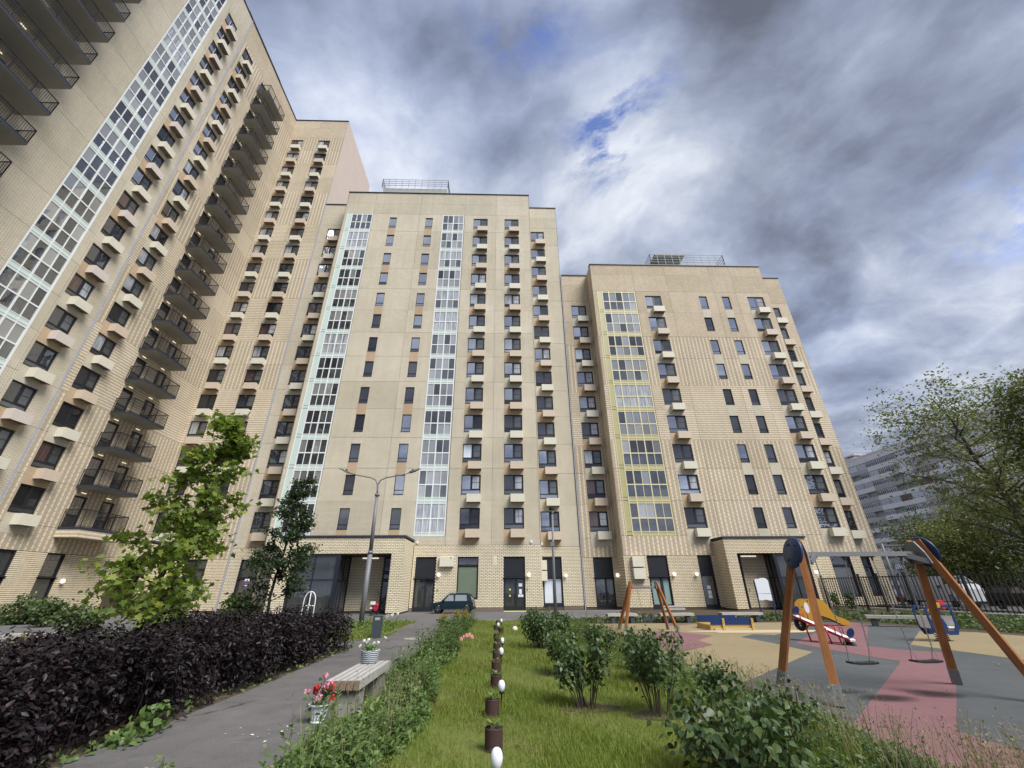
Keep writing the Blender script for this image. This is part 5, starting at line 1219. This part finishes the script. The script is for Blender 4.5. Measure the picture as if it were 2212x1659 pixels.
car('small dark blue green hatchback parked in front of the green curtained window', (-3.55, 36.1, 0), -.07, 'car_blue', 'hatch', 3.2, 1.42, 1.4)
car('white delivery van parked behind the fence', (38.5, 39.5, 0), math.pi/2, 'car_white', 'van', 5.4, 2.0, 2.4)
car('black off-roader parked behind the fence at the right edge', (36.8, 31.4, 0), math.pi/2-.05, 'car_black', 'suv', 4.4, 1.8, 1.65)
car('black off-roader half cut off by the right frame edge', (37.2, 25.6, 0), math.pi/2, 'car_black', 'suv', 4.4, 1.8, 1.7)
car('red car parked behind the fence left of the white van', (38.6, 45.2, 0), math.pi/2, 'car_red', 'hatch', 4.0, 1.7, 1.45)
car('grey car parked just beyond the corner of the lowest building', (38.2, 50.4, 0), math.pi/2, 'car_grey', 'hatch', 4.0, 1.7, 1.5)
t = thing('motorcycle', 'small red motorcycle with a white top box parked in the entrance porch', 'motorcycle', (-9.0, 34.3, 0), -.15)
for y in (-.62, .55):
    mb = MB(); mb.tube([(0, y+math.cos(q)*.24, .27+math.sin(q)*.24) for q in [2*math.pi*i/16 for i in range(17)]], .045, 8, 0, False); mb.lathe([(0, .03), (.06, .03), (.06, -.03), (0, -.03)], 10); o = part('wheel', mb, 'rubber_black', t, True)
mb = MB(); mb.prism([(-.5, .45), (-.45, .75), (-.1, .62), (.15, .68), (.35, .95), (.45, .9), (.35, .5), (.1, .34), (-.3, .34)], -.12, .12, 0, 'x'); part('body', mb, 'red_paint', t)
mb = MB(); mb.box(-.1, .1, -.35, .12, .66, .76); part('seat', mb, 'rubber_black', t)
mb = MB(); mb.box(-.16, .16, -.78, -.42, .84, 1.08); part('top_box', mb, 'white_paint', t)
mb = MB(); mb.box(-.1, .1, -.9, -.88, .52, .64); part('number_plate', mb, 'paper', t)
mb = MB(); mb.tube([(-.32, .36, 1.02), (-.1, .42, 1.0), (.1, .42, 1.0), (.32, .36, 1.02)], .018, 8); mb.tube([(0, .42, 1.0), (0, .56, .3)], .03, 8); part('handlebar', mb, 'black_metal', t, True)
t.scale = (.82, .82, .82)
t = thing('wooden_pallet', 'low orange wooden pallet lying by the entrance on the far left', 'pallet', (-29.4, 35.4, 0), .2)
for i in range(5): mb = MB(); mb.box(-.9, .9, -.5+i*.21, -.36+i*.21, .12, .15); part('plank', mb, 'wood_yellow', t)
for x in (-.85, 0, .75): mb = MB(); mb.box(x, x+.1, -.5, .48, 0, .12); part('bearer', mb, 'wood_yellow', t)
# ------------------------------------------------------------------ vegetation
def unit(v): return v/np.linalg.norm(v, axis=-1, keepdims=True)
def make_tree(name, label, base, H_, lean, prof, n_limb, t0, leaf, leafmat_, size, per, sig, trunk_r, bark='bark', rise=.5, twigs=5, cat='tree', group=None, upb=.8, fork=None, zmin=.2):
    """trunk, limbs and twigs as tapered tubes; leaves gathered in clumps round the twig ends"""
    base = Vector(base); t = thing(name, label, cat, base, 0, group)
    rr = np.random.default_rng(abs(hash(label)) % 1000 if False else sum(map(ord, label)) % 9973)
    mbt = MB(); L = 9
    tp = [Vector((lean[0]*(i/L)**1.4 + .06*H_/6*math.sin(i*1.7+H_), lean[1]*(i/L)**1.4 + .05*H_/6*math.cos(i*2.1), H_*.97*i/L)) for i in range(L+1)]
    tr = [trunk_r*(1-.88*i/L)+.008 for i in range(L+1)]
    mbt.tube(tp, tr, 8); part('trunk', mbt, bark, t, True)
    def tpos(s):
        x = min(s, .999)*L; i = int(x); return tp[i].lerp(tp[i+1], x-i)
    mbl = MB(); P, S = [], []
    for i in range(n_limb):
        s = t0+(1-t0)*(i+.5)/n_limb; az = i*2.39996+rr.uniform(-.4, .4); ln = prof(s)*rr.uniform(.75, 1.1)
        a = tpos(max(t0*.6, s-.10*rr.uniform(.4, 1.2))); d = Vector((math.cos(az), math.sin(az), 0))
        pts = [a]
        for q in (.35, .7, 1.0): pts.append(a+d*ln*q+Vector((rr.normal()*.04*ln, rr.normal()*.04*ln, rise*ln*(q**.8)+rr.normal()*.04*ln)))
        r0 = max(.012, trunk_r*(1-.8*s)*.45); mbl.tube(pts, [r0, r0*.7, r0*.45, r0*.2], 5)
        for k in range(twigs):
            f = rr.uniform(.25, 1.0); x = f*3; j = min(2, int(x)); b = pts[j].lerp(pts[j+1], x-j)
            dd = Vector((rr.normal(), rr.normal(), rr.normal()*.6+.25)).normalized()*ln*rr.uniform(.18, .42)
            e = b+dd; mbl.tube([b, b.lerp(e, .5)+Vector((0, 0, -.02*ln)), e], [r0*.3+.003, r0*.2+.002, .003], 4, 0, False)
            m_ = int(per*rr.uniform(.6, 1.4))
            for q in range(m_): P.append(b.lerp(e, rr.uniform(.2, 1.15)) + Vector(rr.normal(size=3)*sig)); 
    part('limbs', mbl, bark, t, True)
    P = np.array([p[:] for p in P]); P = P[P[:, 2] > zmin]
    N = len(P); ctr = np.array([0, 0, H_*.55]); out = unit(P-ctr+1e-6)
    nr = rr.normal(size=(N, 3))*.75+np.array([0, 0, upb])+out*.35
    sp = rr.normal(size=(N, 3))+out*.6+np.array([0, 0, -.5])
    part('crown', cloud_mesh('crown', *leaf, P, nr, rr.uniform(size[0], size[1], N), leafmat_, spin=sp), None, t, kind='stuff')
    return t
make_tree('maple_tree', 'young bright green maple tree leaning right, behind the purple hedge on the left', (-7.9, 10.6, 0), 6.2, (1.05, 0, 0),
          lambda s: (1.25 if s < .32 else 1.25-.85*(s-.3)) if s < .8 else .55, 32, .20, MAPLE, 'leaf_maple', (.10, .165), 15, .10, .075, 'bark', .38, 8)
make_tree('linden_tree', 'slim dark green linden tree in front of the middle entrance', (-8.85, 18.2, 0), 6.5, (.35, 0, 0), lambda s: 1.25*(1-s)**.6+.22, 26, .28, HEART, 'leaf_linden', (.07, .12), 46, .10, .06, 'bark_dark', .45, 6)
make_tree('linden_tree', 'thin dark tree trunk with low foliage right beside the slim linden', (-8.2, 18.0, 0), 4.6, (.1, .1, 0), lambda s: .75*(1-s)+.25, 14, .42, HEART, 'leaf_linden', (.07, .12), 26, .10, .05, 'bark_dark', .5, 5)
# purple hedge: two rows of rounded bushes grown together
t = thing('hedge', 'dense dark purple leaved hedge along the left side of the path', 'hedge', (-6.1, 9.5, 0))
hp, hn = [], []
for row, x0 in enumerate((-5.25, -6.25, -7.2)):
    y = 3.0+row*.35
    while y < 15.5:
        r1 = rng.uniform(.62, .82); hh = (1.0-.10*max(0, 8-y)/4)*rng.uniform(.82, 1.22); n = (2900, 2000, 1300)[row]
        d = unit(rng.normal(size=(n, 3))); d[:, 2] = np.abs(d[:, 2])*1.1-.12
        k = 1-rng.random(n)**2.2*.45; lump = 1+.10*np.sin(d[:, 0]*7+y)+.10*np.sin(d[:, 1]*8-y*2)+.08*np.sin(d[:, 2]*11+y)
        p = np.c_[d[:, 0]*r1*.98, d[:, 1]*r1*1.12, np.maximum(.03, .33*hh+d[:, 2]*hh*.68)]*np.c_[k*lump, k*lump, 1-(1-k*lump)*.6]
        lowm = (d[:, 2] < .42) & (rng.random(n) < .75); p[lowm, 2] = rng.uniform(.02, .62, lowm.sum())*hh
        hp.append(p+[x0+rng.normal()*.08, y, 0]); hn.append(d); y += rng.uniform(.62, .92)
pp = np.concatenate(hp); dn = np.concatenate(hn); keep = (pp[:, 0] < -4.66+.12*np.sin(pp[:, 1]*2.7)+.10*np.sin(pp[:, 1]*6.1+pp[:, 2]*3)) & (pp[:, 1] < 15.95); pp, dn = pp[keep]-[-6.1, 9.5, 0], dn[keep]; N = len(pp)
nr = rng.normal(size=(N, 3))*.55+[0, 0, .75]+dn*.45; sp_ = rng.normal(size=(N, 3))*.7+dn*.8+[0, 0, -.65]
part('foliage', cloud_mesh('foliage', *LEAF, pp, nr, rng.uniform(.05, .095, N), 'leaf_purple', spin=sp_), None, t, kind='stuff')
mb = MB()
for i in range(420):
    x, y = rng.uniform(-1.3, 1.2), rng.uniform(-6.2, 6.3); h_ = rng.uniform(.7, 1.15); mb.tube([(x, y, 0), (x+rng.normal()*.08, y+rng.normal()*.08, h_*.5), (x+rng.normal()*.15, y+rng.normal()*.15, h_)], [.008, .006, .003], 4, 0, False)
part('stems', mb, 'bark_dark', t, kind='stuff')
sh = []
for i in range(150):      # long shoots that stand out above the top
    y = rng.uniform(3.5, 15.7); x = rng.uniform(-7.3, -5.3); h_ = rng.uniform(1.0, 1.32); k = 14
    zz_ = np.linspace(.9, h_, k); a = np.arange(k)*2.4; sh.append(np.c_[x+np.cos(a)*.03+(zz_-.9)*rng.normal()*.2, y+np.sin(a)*.03, zz_, a])
sh = np.concatenate(sh); a = sh[:, 3]
part('shoots', cloud_mesh('shoots', *LEAF, sh[:, :3]-[-6.1, 9.5, 0], np.c_[np.cos(a)*.5, np.sin(a)*.5, np.full(len(a), .9)], rng.uniform(.06, .11, len(a)), 'leaf_purple', spin=np.c_[np.cos(a), np.sin(a), np.full(len(a), -.1)]), None, t, kind='stuff')
# lilac shrubs
def shrub(label, loc, h_, r_, n, seed, mat='leaf_lilac', size=(.05, .085), name='lilac_shrub', group='lilac shrubs along the lawn', low=.35, cat='shrub', stems=16):
    rr = np.random.default_rng(seed); t = thing(name, label, cat, loc, 0, group); mb = MB(); P = []; Sp = []
    for i in range(stems):
        az = rr.uniform(0, 6.28); rd = r_*math.sqrt(rr.random()); hh = h_*rr.uniform(.68, 1.0)*(1-.25*rd/r_)
        b = Vector((math.cos(az)*rd*.3, math.sin(az)*rd*.3, 0)); e = Vector((math.cos(az)*rd, math.sin(az)*rd, hh)); m_ = b.lerp(e, .5)+Vector((rr.normal()*.05, rr.normal()*.05, .04))
        mb.tube([b, m_, e], [.010, .007, .003], 5, 0, False)
        for k in range(n//stems):
            s = low+(1-low)*rr.random()**.7; p = b.lerp(m_, s*2) if s < .5 else m_.lerp(e, s*2-1); a = rr.uniform(0, 6.28)
            rad_ = rr.uniform(.03, .13)*(1.3-s*.5)*r_/.4; P.append((p.x+math.cos(a)*rad_, p.y+math.sin(a)*rad_, p.z+rr.normal()*.04)); Sp.append((math.cos(a), math.sin(a), -.35+rr.normal()*.35))
    part('stems', mb, 'bark', t, kind='stuff')
    P = np.array(P); Sp = np.array(Sp); N = len(P)
    nr = rr.normal(size=(N, 3))*.45+[0, 0, .9]+Sp*.5
    part('foliage', cloud_mesh('foliage', *HEART, P, nr, rr.uniform(size[0], size[1], N), mat, spin=Sp), None, t, kind='stuff')
    return t
shrub('leggy lilac shrub standing on a patch of bare soil in the middle of the lawn', (1.35, 7.86, 0), 1.15, .42, 1100, 1)
shrub('lilac shrub behind the leggy one, with bare stems below its leaves', (1.36, 10.6, 0), 1.02, .48, 1100, 2)
shrub('large dense shrub at the far end of the lawn beside the camera pole', (1.25, 15.0, 0), 1.28, .62, 2600, 3, size=(.05, .08), low=.2, stems=30)
shrub('tall lilac shrub with a white plastic tag on its stem', (2.30, 7.4, 0), 1.30, .48, 1000, 4)
shrub('large glossy lilac shrub at the bottom right of the lawn, nearest to the camera', (2.25, 4.9, 0), .90, .72, 1250, 5, size=(.055, .095), low=.12, stems=26)
shrub('lilac shrub between the white tagged one and the playground edge', (2.75, 9.6, 0), .95, .45, 800, 6)
shrub('small shrub behind the white tagged lilac, near the small swing', (2.7, 13.0, 0), 1.0, .5, 1000, 7)
shrub('far shrub between the dry grass and the road', (2.4, 17.8, 0), 1.05, .55, 1300, 8)
shrub('straggly young lilac at the playground edge, right of the white tagged shrub', (3.25, 7.3, 0), .85, .38, 420, 9, stems=10)
shrub('straggly lilac behind the large glossy one, close to the playground', (3.2, 5.7, 0), .78, .36, 420, 10, stems=11)
shrub('loose shrub between the leggy lilac and the small swing', (3.1, 10.9, 0), .9, .45, 520, 11, stems=12)
t = thing('plant_tag', 'white printed plastic strip tied to the tall lilac', 'tag', (2.33, 7.12, .70), .1)
mb = MB(); mb.bar((-.06, 0, 0), (.06, 0, .025), .003, .03); part('strip', mb, 'paper', t)
mb = MB()
for i in range(5): mb.bar((-.045+i*.02, -.0025, .003+i*.0042), (-.032+i*.02, -.0025, .0057+i*.0042), .0012, .012)
part('print', mb, 'black_metal', t)
for i, (x, y, r0) in enumerate(((1.35, 7.86, .38), (1.36, 10.6, .35), (1.25, 15, .5), (2.3, 7.4, .35), (2.25, 4.9, .6))): blob(x, y, r0*1.2, r0*.75, .012, 'soil', 'bare_soil', 20, .4)
# grass of the lawn: three densities, nearer is finer
def inlawn(n, y0, y1):
    y = y0+(y1-y0)*rng.random(n); x = rng.uniform(-1.7, 4.3, n); return x, y
gp, gs = [], []
for n, y0, y1, s0, s1 in ((95000, 3.6, 8.5, .05, .10), (62000, 8.5, 15, .06, .11), (34000, 15, 26.8, .08, .14)):
    x, y = inlawn(n, y0, y1); pt = np.sin(x*2.3+y*.9)+np.sin(y*1.7-x*.8)+.6*np.sin(x*6+y*4.1)
    keep = (rng.random(n) < .62+.18*pt) & ~(((x-1.35)**2/.2+(y-7.86)**2/.09) < rng.random(n)*1.3)
    gp.append(np.c_[x, y, np.full(n, .004)][keep]); gs.append((rng.uniform(s0, s1, n)*(1+.15*pt))[keep])
x = rng.uniform(-9.0, -4.6, 16000); y = rng.uniform(17.8, 26.9, 16000); gp.append(np.c_[x, y, np.full(16000, .004)][x < -5.0+.05*(y-18)]); gs.append(rng.uniform(.08, .18, 16000)[x < -5.0+.05*(y-18)])
gp = np.concatenate(gp); gs = np.concatenate(gs); N = len(gp)
up = rng.normal(size=(N, 3))*.38+[0, 0, 1]
nrm = rng.normal(size=(N, 3))*[1, 1, .2]
dry = (.5*np.sin(gp[:, 0]*3.1+gp[:, 1]*1.3)+.6*np.sin(gp[:, 1]*2.2-gp[:, 0]*1.9)+.5*np.sin(gp[:, 0]*7.3+gp[:, 1]*5.1)+rng.normal(size=N)*.75) > .95
put('grass', cloud_mesh('grass', *BLADE, gp[~dry], nrm[~dry], gs[~dry], 'grass_blade', spin=up[~dry]), None, kind='stuff')
put('grass', cloud_mesh('grass', *BLADE, gp[dry], nrm[dry], gs[dry]*.9, 'grass_dry', spin=up[dry]), None, kind='stuff')
# weeds between path and lawn: leafy clumps, tall stems, dry stalks
def weed_mass(name, n, xf, y0, y1, zmax, tmpl, size, mat, bias=.8, yp=1.0):
    y = y0+(y1-y0)*rng.random(n)**yp; x0, x1 = xf(y); x = x0+(x1-x0)*rng.random(n)
    hgt = zmax*(.45+.3*np.sin(y*2.1+x*3)+.25*np.sin(y*5.3-x*2))*np.clip(1.2-2.2*np.abs((x-x0)/(x1-x0)-.5), .15, 1)
    z = .02+np.abs(hgt)*rng.random(n)**.7
    return put(name, cloud_mesh(name, *tmpl, np.c_[x, y, z], rng.normal(size=(n, 3))*.6+[0, 0, bias], rng.uniform(*size, n), mat), None, kind='stuff')
strip = lambda y: (np.where(y < 6.6, -2.25, np.where(y < 9.8, -1.98, -2.2))+.05*np.sin(y*3), -1.05-.02*y+.2*np.sin(y*1.1))
weed_mass('weeds', 15000, strip, 3.2, 10, .36, LEAF, (.045, .10), 'leaf_weed')
weed_mass('weeds', 9000, strip, 10, 26.5, .42, LEAF, (.06, .12), 'leaf_weed')
weed_mass('weeds', 4000, strip, 9, 26, .75, LEAF4, (.06, .12), 'leaf_bush')
weed_mass('weeds', 2500, lambda y: (np.full_like(y, -9), -4.7-.0*y), 17.9, 26.5, .45, LEAF, (.08, .14), 'leaf_weed')
weed_mass('weeds', 260, lambda y: (-4.9+0*y, -4.55+0*y), 4.5, 15.9, .25, LEAF, (.05, .10), 'leaf_weed')
weed_mass('weeds', 160, lambda y: (-4.75+0*y, -4.35+0*y), 6.3, 7.2, .35, HEART, (.07, .12), 'leaf_weed')
weed_mass('weeds', 5200, lambda y: (np.full_like(y, 10.6), np.full_like(y, 26.5)), 25.2, 27.2, .55, LEAF, (.10, .2), 'leaf_bush')
weed_mass('weeds', 3000, lambda y: (np.full_like(y, 3.6), np.full_like(y, 10.5)), 24.8, 26.8, .4, LEAF, (.10, .18), 'leaf_bush')
weed_mass('weeds', 9000, lambda y: (19.2+(24-y)*.1, np.full_like(y, 26.6)), 14, 25, .55, LEAF, (.10, .2), 'leaf_bush')
weed_mass('weeds', 7000, lambda y: (-31.2+0*y, -27.5+0*y), 20, 34.5, 1.0, LEAF, (.14, .26), 'leaf_bush')
weed_mass('weeds', 3500, lambda y: (-13.5+0*y, -9.5+0*y), 14.5, 20, .7, LEAF, (.1, .2), 'leaf_bush')
weed_mass('ground_cover', 3600, lambda y: (3.55+0*y, 4.5+0*y), 3.4, 10, .28, LEAF, (.04, .09), 'leaf_weed')
def weed_stems(n, xf, y0, y1, h0, h1, mat, size, k=13, name='weeds'):
    y = rng.uniform(y0, y1, n); x0, x1 = xf(y); x = x0+(x1-x0)*rng.random(n); h_ = rng.uniform(h0, h1, n)*(.75+.35*np.sin(y*1.7+x)); lean = rng.normal(size=(n, 2))*.16
    i = np.repeat(np.arange(n), k); s = np.tile(np.linspace(.12, 1, k), n); a = np.tile(np.arange(k)*2.4, n)+rng.random(n)[i]*6
    p = np.c_[x[i]+lean[i, 0]*s*h_[i], y[i]+lean[i, 1]*s*h_[i], s*h_[i]]
    sp = np.c_[np.cos(a), np.sin(a), .5-.7*(1-s)]
    put(name, cloud_mesh(name, *LEAF, p, np.c_[-np.cos(a)*.5, -np.sin(a)*.5, np.ones(n*k)]+rng.normal(size=(n*k, 3))*.2, rng.uniform(*size, n*k)*(1.15-.55*s), mat, spin=sp), None, kind='stuff')
    mb = MB()
    for j in range(n): mb.tube([(x[j], y[j], 0), (x[j]+lean[j, 0]*h_[j], y[j]+lean[j, 1]*h_[j], h_[j])], [.004, .0025], 3, 0, False)
    put('weed_stalks', mb.mesh('weed_stalks', ['stem_green']), None, kind='stuff')
def stalks(name, n, xf, y0, y1, h0, h1, mat, head=True, w=.006):
    y = rng.uniform(y0, y1, n); x0, x1 = xf(y); x = x0+(x1-x0)*rng.random(n); h_ = rng.uniform(h0, h1, n)
    T = ([(0, -.010, 0), (0, .010, 0), (.6, .006, .05), (.6, -.006, .05), (1, .003, .16), (1, -.003, .16)], [(0, 1, 2, 3), (3, 2, 4, 5)])
    up = rng.normal(size=(n, 3))*.16+[0, 0, 1]
    a = cloud_mesh(name, *T, np.c_[x, y, np.zeros(n)], rng.normal(size=(n, 3))*[1, 1, .1], h_, mat, spin=up)
    put(name, a, None, kind='stuff')
    if head:
        m_ = 5; k = np.repeat(np.arange(n), m_); s = rng.uniform(.72, 1.02, n*m_); upk = unit(up)[k]
        p = np.c_[x, y, np.zeros(n)][k]+upk*(h_[k]*s)[:, None]+rng.normal(size=(n*m_, 3))*.012
        put(name, cloud_mesh(name, *LEAF4, p, rng.normal(size=(n*m_, 3)), rng.uniform(.012, .034, n*m_), mat, spin=upk+rng.normal(size=(n*m_, 3))*.4), None, kind='stuff')
stalks('dry_grass', 620, lambda y: (3.5+.05*np.sin(y), 4.5+.12*np.sin(y*2)), 3.2, 10, .28, .55, 'dry_grass')
stalks('dry_grass', 650, lambda y: (3.5+0*y, 4.4+0*y), 10, 19, .3, .58, 'dry_grass')
stalks('dry_grass', 620, lambda y: (4.0+0*y, 5.4+.3*np.sin(y*4)), 2.6, 5.0, .25, .60, 'dry_grass')
stalks('dry_grass', 170, lambda y: (-2.0+0*y, -1.2+0*y), 5.2, 9.0, .3, .6, 'dry_grass', False)
weed_stems(300, lambda y: (np.where((y > 6.4) & (y < 9.9), -1.9, -2.1), -1.1+.1*np.sin(y)), 3.6, 12, .25, .62, 'leaf_weed', (.07, .13))
weed_stems(260, lambda y: (-2.2+0*y, -1.3+.1*np.sin(y)), 12, 26, .35, .8, 'leaf_bush', (.09, .15))
weed_stems(170, lambda y: (2.7+0*y, 3.9+0*y), 5.5, 9, .18, .40, 'leaf_weed', (.05, .09))
weed_stems(130, lambda y: (2.7+0*y, 4.1+0*y), 9, 13, .25, .6, 'leaf_weed', (.06, .11))
weed_stems(120, lambda y: (2.9+0*y, 4.1+0*y), 3.4, 5.5, .2, .5, 'leaf_lilac', (.06, .10))
weed_stems(160, lambda y: (2.4+0*y, 3.9+0*y), 13, 22, .3, .7, 'leaf_bush', (.08, .14))
stalks('weed_stalks', 200, lambda y: (-2.1+0*y, -1.2+0*y), 4, 26, .3, .75, 'leaf_weed')
for x, y, h_, lab in ((-2.45, 21.0, .62, 'goldenrod with yellow plumes at the path edge, left of its clump'), (-1.95, 21.5, .72, 'goldenrod with a broad yellow plume beside the dark hatchback'), (-1.6, 22.2, .68, 'goldenrod with a leaning yellow plume, right of its clump')):
    t = thing('goldenrod', lab, 'plant', (x, y, 0), 0, 'goldenrods at the far end of the weed strip')
    mb = MB()
    for i in range(5): mb.tube([(rng.normal()*.06, rng.normal()*.06, 0), (rng.normal()*.1, rng.normal()*.1, h_*.85)], [.01, .005], 5, 0, False)
    part('stems', mb, 'stem_green', t)
    n = 260; zz_ = rng.uniform(.1, h_*.75, n); part('foliage', cloud_mesh('foliage', *LEAF, np.c_[rng.normal(0, .12, n), rng.normal(0, .12, n), zz_], rng.normal(size=(n, 3))+[0, 0, .5], rng.uniform(.08, .15, n), 'leaf_weed'), None, t, kind='stuff')
    n = 420; a = rng.random(n); part('flower', cloud_mesh('flower', *LEAF4, np.c_[rng.normal(0, .13, n)*(1.2-a), rng.normal(0, .13, n)*(1.2-a), h_*.72+a*.36*h_], rng.normal(size=(n, 3)), rng.uniform(.03, .06, n), 'goldenrod_flower'), None, t)
t = thing('lily', 'salmon pink lily in bloom at the lawn side of the weed strip', 'flower', (-1.05, 15.4, 0))
mb = MB()
for i in range(4): mb.tube([(rng.normal()*.04, 0, 0), (-.12+i*.09, rng.normal()*.05, .33)], .006, 5)
part('stems', mb, 'stem_green', t)
for i in range(5):
    c = np.array([-.16+i*.085, rng.normal()*.05, .36+rng.normal()*.03]); a = np.arange(8)*.785; part('flower', cloud_mesh('flower', *LEAF, np.tile(c, (8, 1)), np.c_[np.cos(a), np.sin(a), np.full(8, .6)], np.full(8, .13), 'petal_salmon', spin=np.c_[np.cos(a), np.sin(a), np.full(8, .2)]), None, t)
for x, y, lab in ((4.62, 4.2, 'violet sage spike in the dry grass, left of two'), (4.95, 4.25, 'violet sage spike in the dry grass, right of two')):
    t = thing('sage_plant', lab, 'flower', (x, y, 0), 0, 'violet sage spikes in the dry grass'); mb = MB(); mb.tube([(0, 0, 0), (.02, 0, .55)], .005, 5); part('stem', mb, 'stem_green', t)
    n = 70; zz_ = rng.uniform(.30, .57, n); part('flower', cloud_mesh('flower', *LEAF4, np.c_[rng.normal(0, .008, n), rng.normal(0, .008, n), zz_], rng.normal(size=(n, 3)), np.full(n, .028), 'petal_violet'), None, t)
t = thing('weed_plant', 'small light green weed standing on the path by the bottom edge', 'plant', (-3.05, 4.95, 0))
n = 60; part('foliage', cloud_mesh('foliage', *LEAF, np.c_[rng.normal(0, .05, n), rng.normal(0, .05, n), rng.uniform(.03, .3, n)], rng.normal(size=(n, 3))+[0, 0, .8], rng.uniform(.03, .06, n), 'leaf_weed'), None, t, kind='stuff')
mb = MB(); mb.tube([(0, 0, 0), (.01, .01, .3)], .004, 5); part('stem', mb, 'stem_green', t)
t = thing('flower_clump', 'clump of white flowers in the verge right behind the bollard', 'flower', (-4.4, 19.2, 0))
n = 40; part('foliage', cloud_mesh('foliage', *LEAF, np.c_[rng.normal(0, .2, n), rng.normal(0, .15, n), rng.uniform(.1, .6, n)], rng.normal(size=(n, 3))+[0, 0, .8], rng.uniform(.08, .14, n), 'leaf_weed'), None, t, kind='stuff')
for x in (-.1, .08, .3): q = rng.normal(size=(12, 3)); part('flower', cloud_mesh('flower', *HEART, q*.03+[x, 0, .72+x*.2], q, np.full(12, .07), 'petal_white'), None, t)
# bushes by the walls on the left, behind the hedge
for i, (x, y, h_, r_, lab) in enumerate(((-24, 26, 1.6, 1.0, 'green bush in front of the door of the tallest building'), (-17.5, 20.5, 1.4, .9, 'green bush left of the maple behind the hedge'), (-11.5, 17.0, 2.0, .8, 'bushy shrub between the maple and the dark linden'), (-10.2, 18.8, 2.1, .6, 'narrow shrub below the dark linden on the left side'), (-27.5, 28.0, 1.7, 1.1, 'large green bush against the wall at the left edge'))):
    shrub(lab, (x, y, 0), h_, r_, 1300, 40+i, 'leaf_bush', (.10, .18), 'bush', 'bushes behind the purple hedge', .1, 'bush', 24)
shrub('tan flowering grass clump between hedge and paving on the left', (-11.0, 11.6, 0), 1.0, .35, 500, 51, 'dry_grass', (.06, .1), 'grass_clump', None, .3, 'plant', 20)
for i, (x, y, lab) in enumerate(((26.4, 36.0, 'climbing plant on the fence next to the wall'), (26.5, 34.6, 'low climbing plant on the fence, one post further right'))):
    shrub(lab, (x, y, 0), 1.6, .45, 260, 60+i, 'leaf_bush', (.10, .18), 'climbing_plant', 'plants climbing the black fence', .1, 'plant', 10)
# trees beyond the fence
TG = 'trees beyond the black fence'
make_tree('tree', 'tall airy tree with a leaning grey trunk behind the fence on the right', (46.2, 36.5, 0), 18.6, (-3.2, 0, 0), lambda s: 8.2*(1-abs(s-.62))**.8, 36, .34, LEAF4, 'leaf_far', (.22, .38), 30, .50, .36, 'bark', .50, 11, group=TG, zmin=4)
make_tree('tree', 'dense dark green tree at the right frame edge in front of the airy one', (40.5, 27.5, 0), 17.0, (0, 0, 0), lambda s: 4.6*(1-s*.5), 30, .3, LEAF4, 'leaf_fardark', (.2, .36), 44, .55, .3, 'bark_dark', .35, 9, group=TG, zmin=3)
for i, (x, y, h_, r_, mt, lab) in enumerate(((58, 58, 10, 5.0, 'leaf_fardark', 'dark green tree right beside the corner of the lowest building'), (60, 52, 11, 5.5, 'leaf_far', 'yellow green rounded tree behind the top of the big swing'), (56, 45, 12, 5.5, 'leaf_fardark', 'dense tree behind the leaning trunk'), (62, 43, 13, 6, 'leaf_far', 'yellowish tree right of the leaning trunk'), (52, 35, 9.5, 5, 'leaf_fardark', 'low dark tree at the right frame edge behind the fence'), (66, 62, 11, 5, 'leaf_fardark', 'dark tree below the grey panel block'), (54, 52, 8, 4, 'leaf_far', 'small light green tree behind the white van'))):
    make_tree('tree', lab, (x, y, 0), h_, (0, 0, 0), (lambda r__: (lambda s: r__*math.sqrt(max(.05, 1-(1.6*s-.75)**2))))(r_), 26, .12, LEAF4, mt, (.26, .46), 30, .55, .22, 'bark_dark', .25, 8, group=TG, zmin=.8)
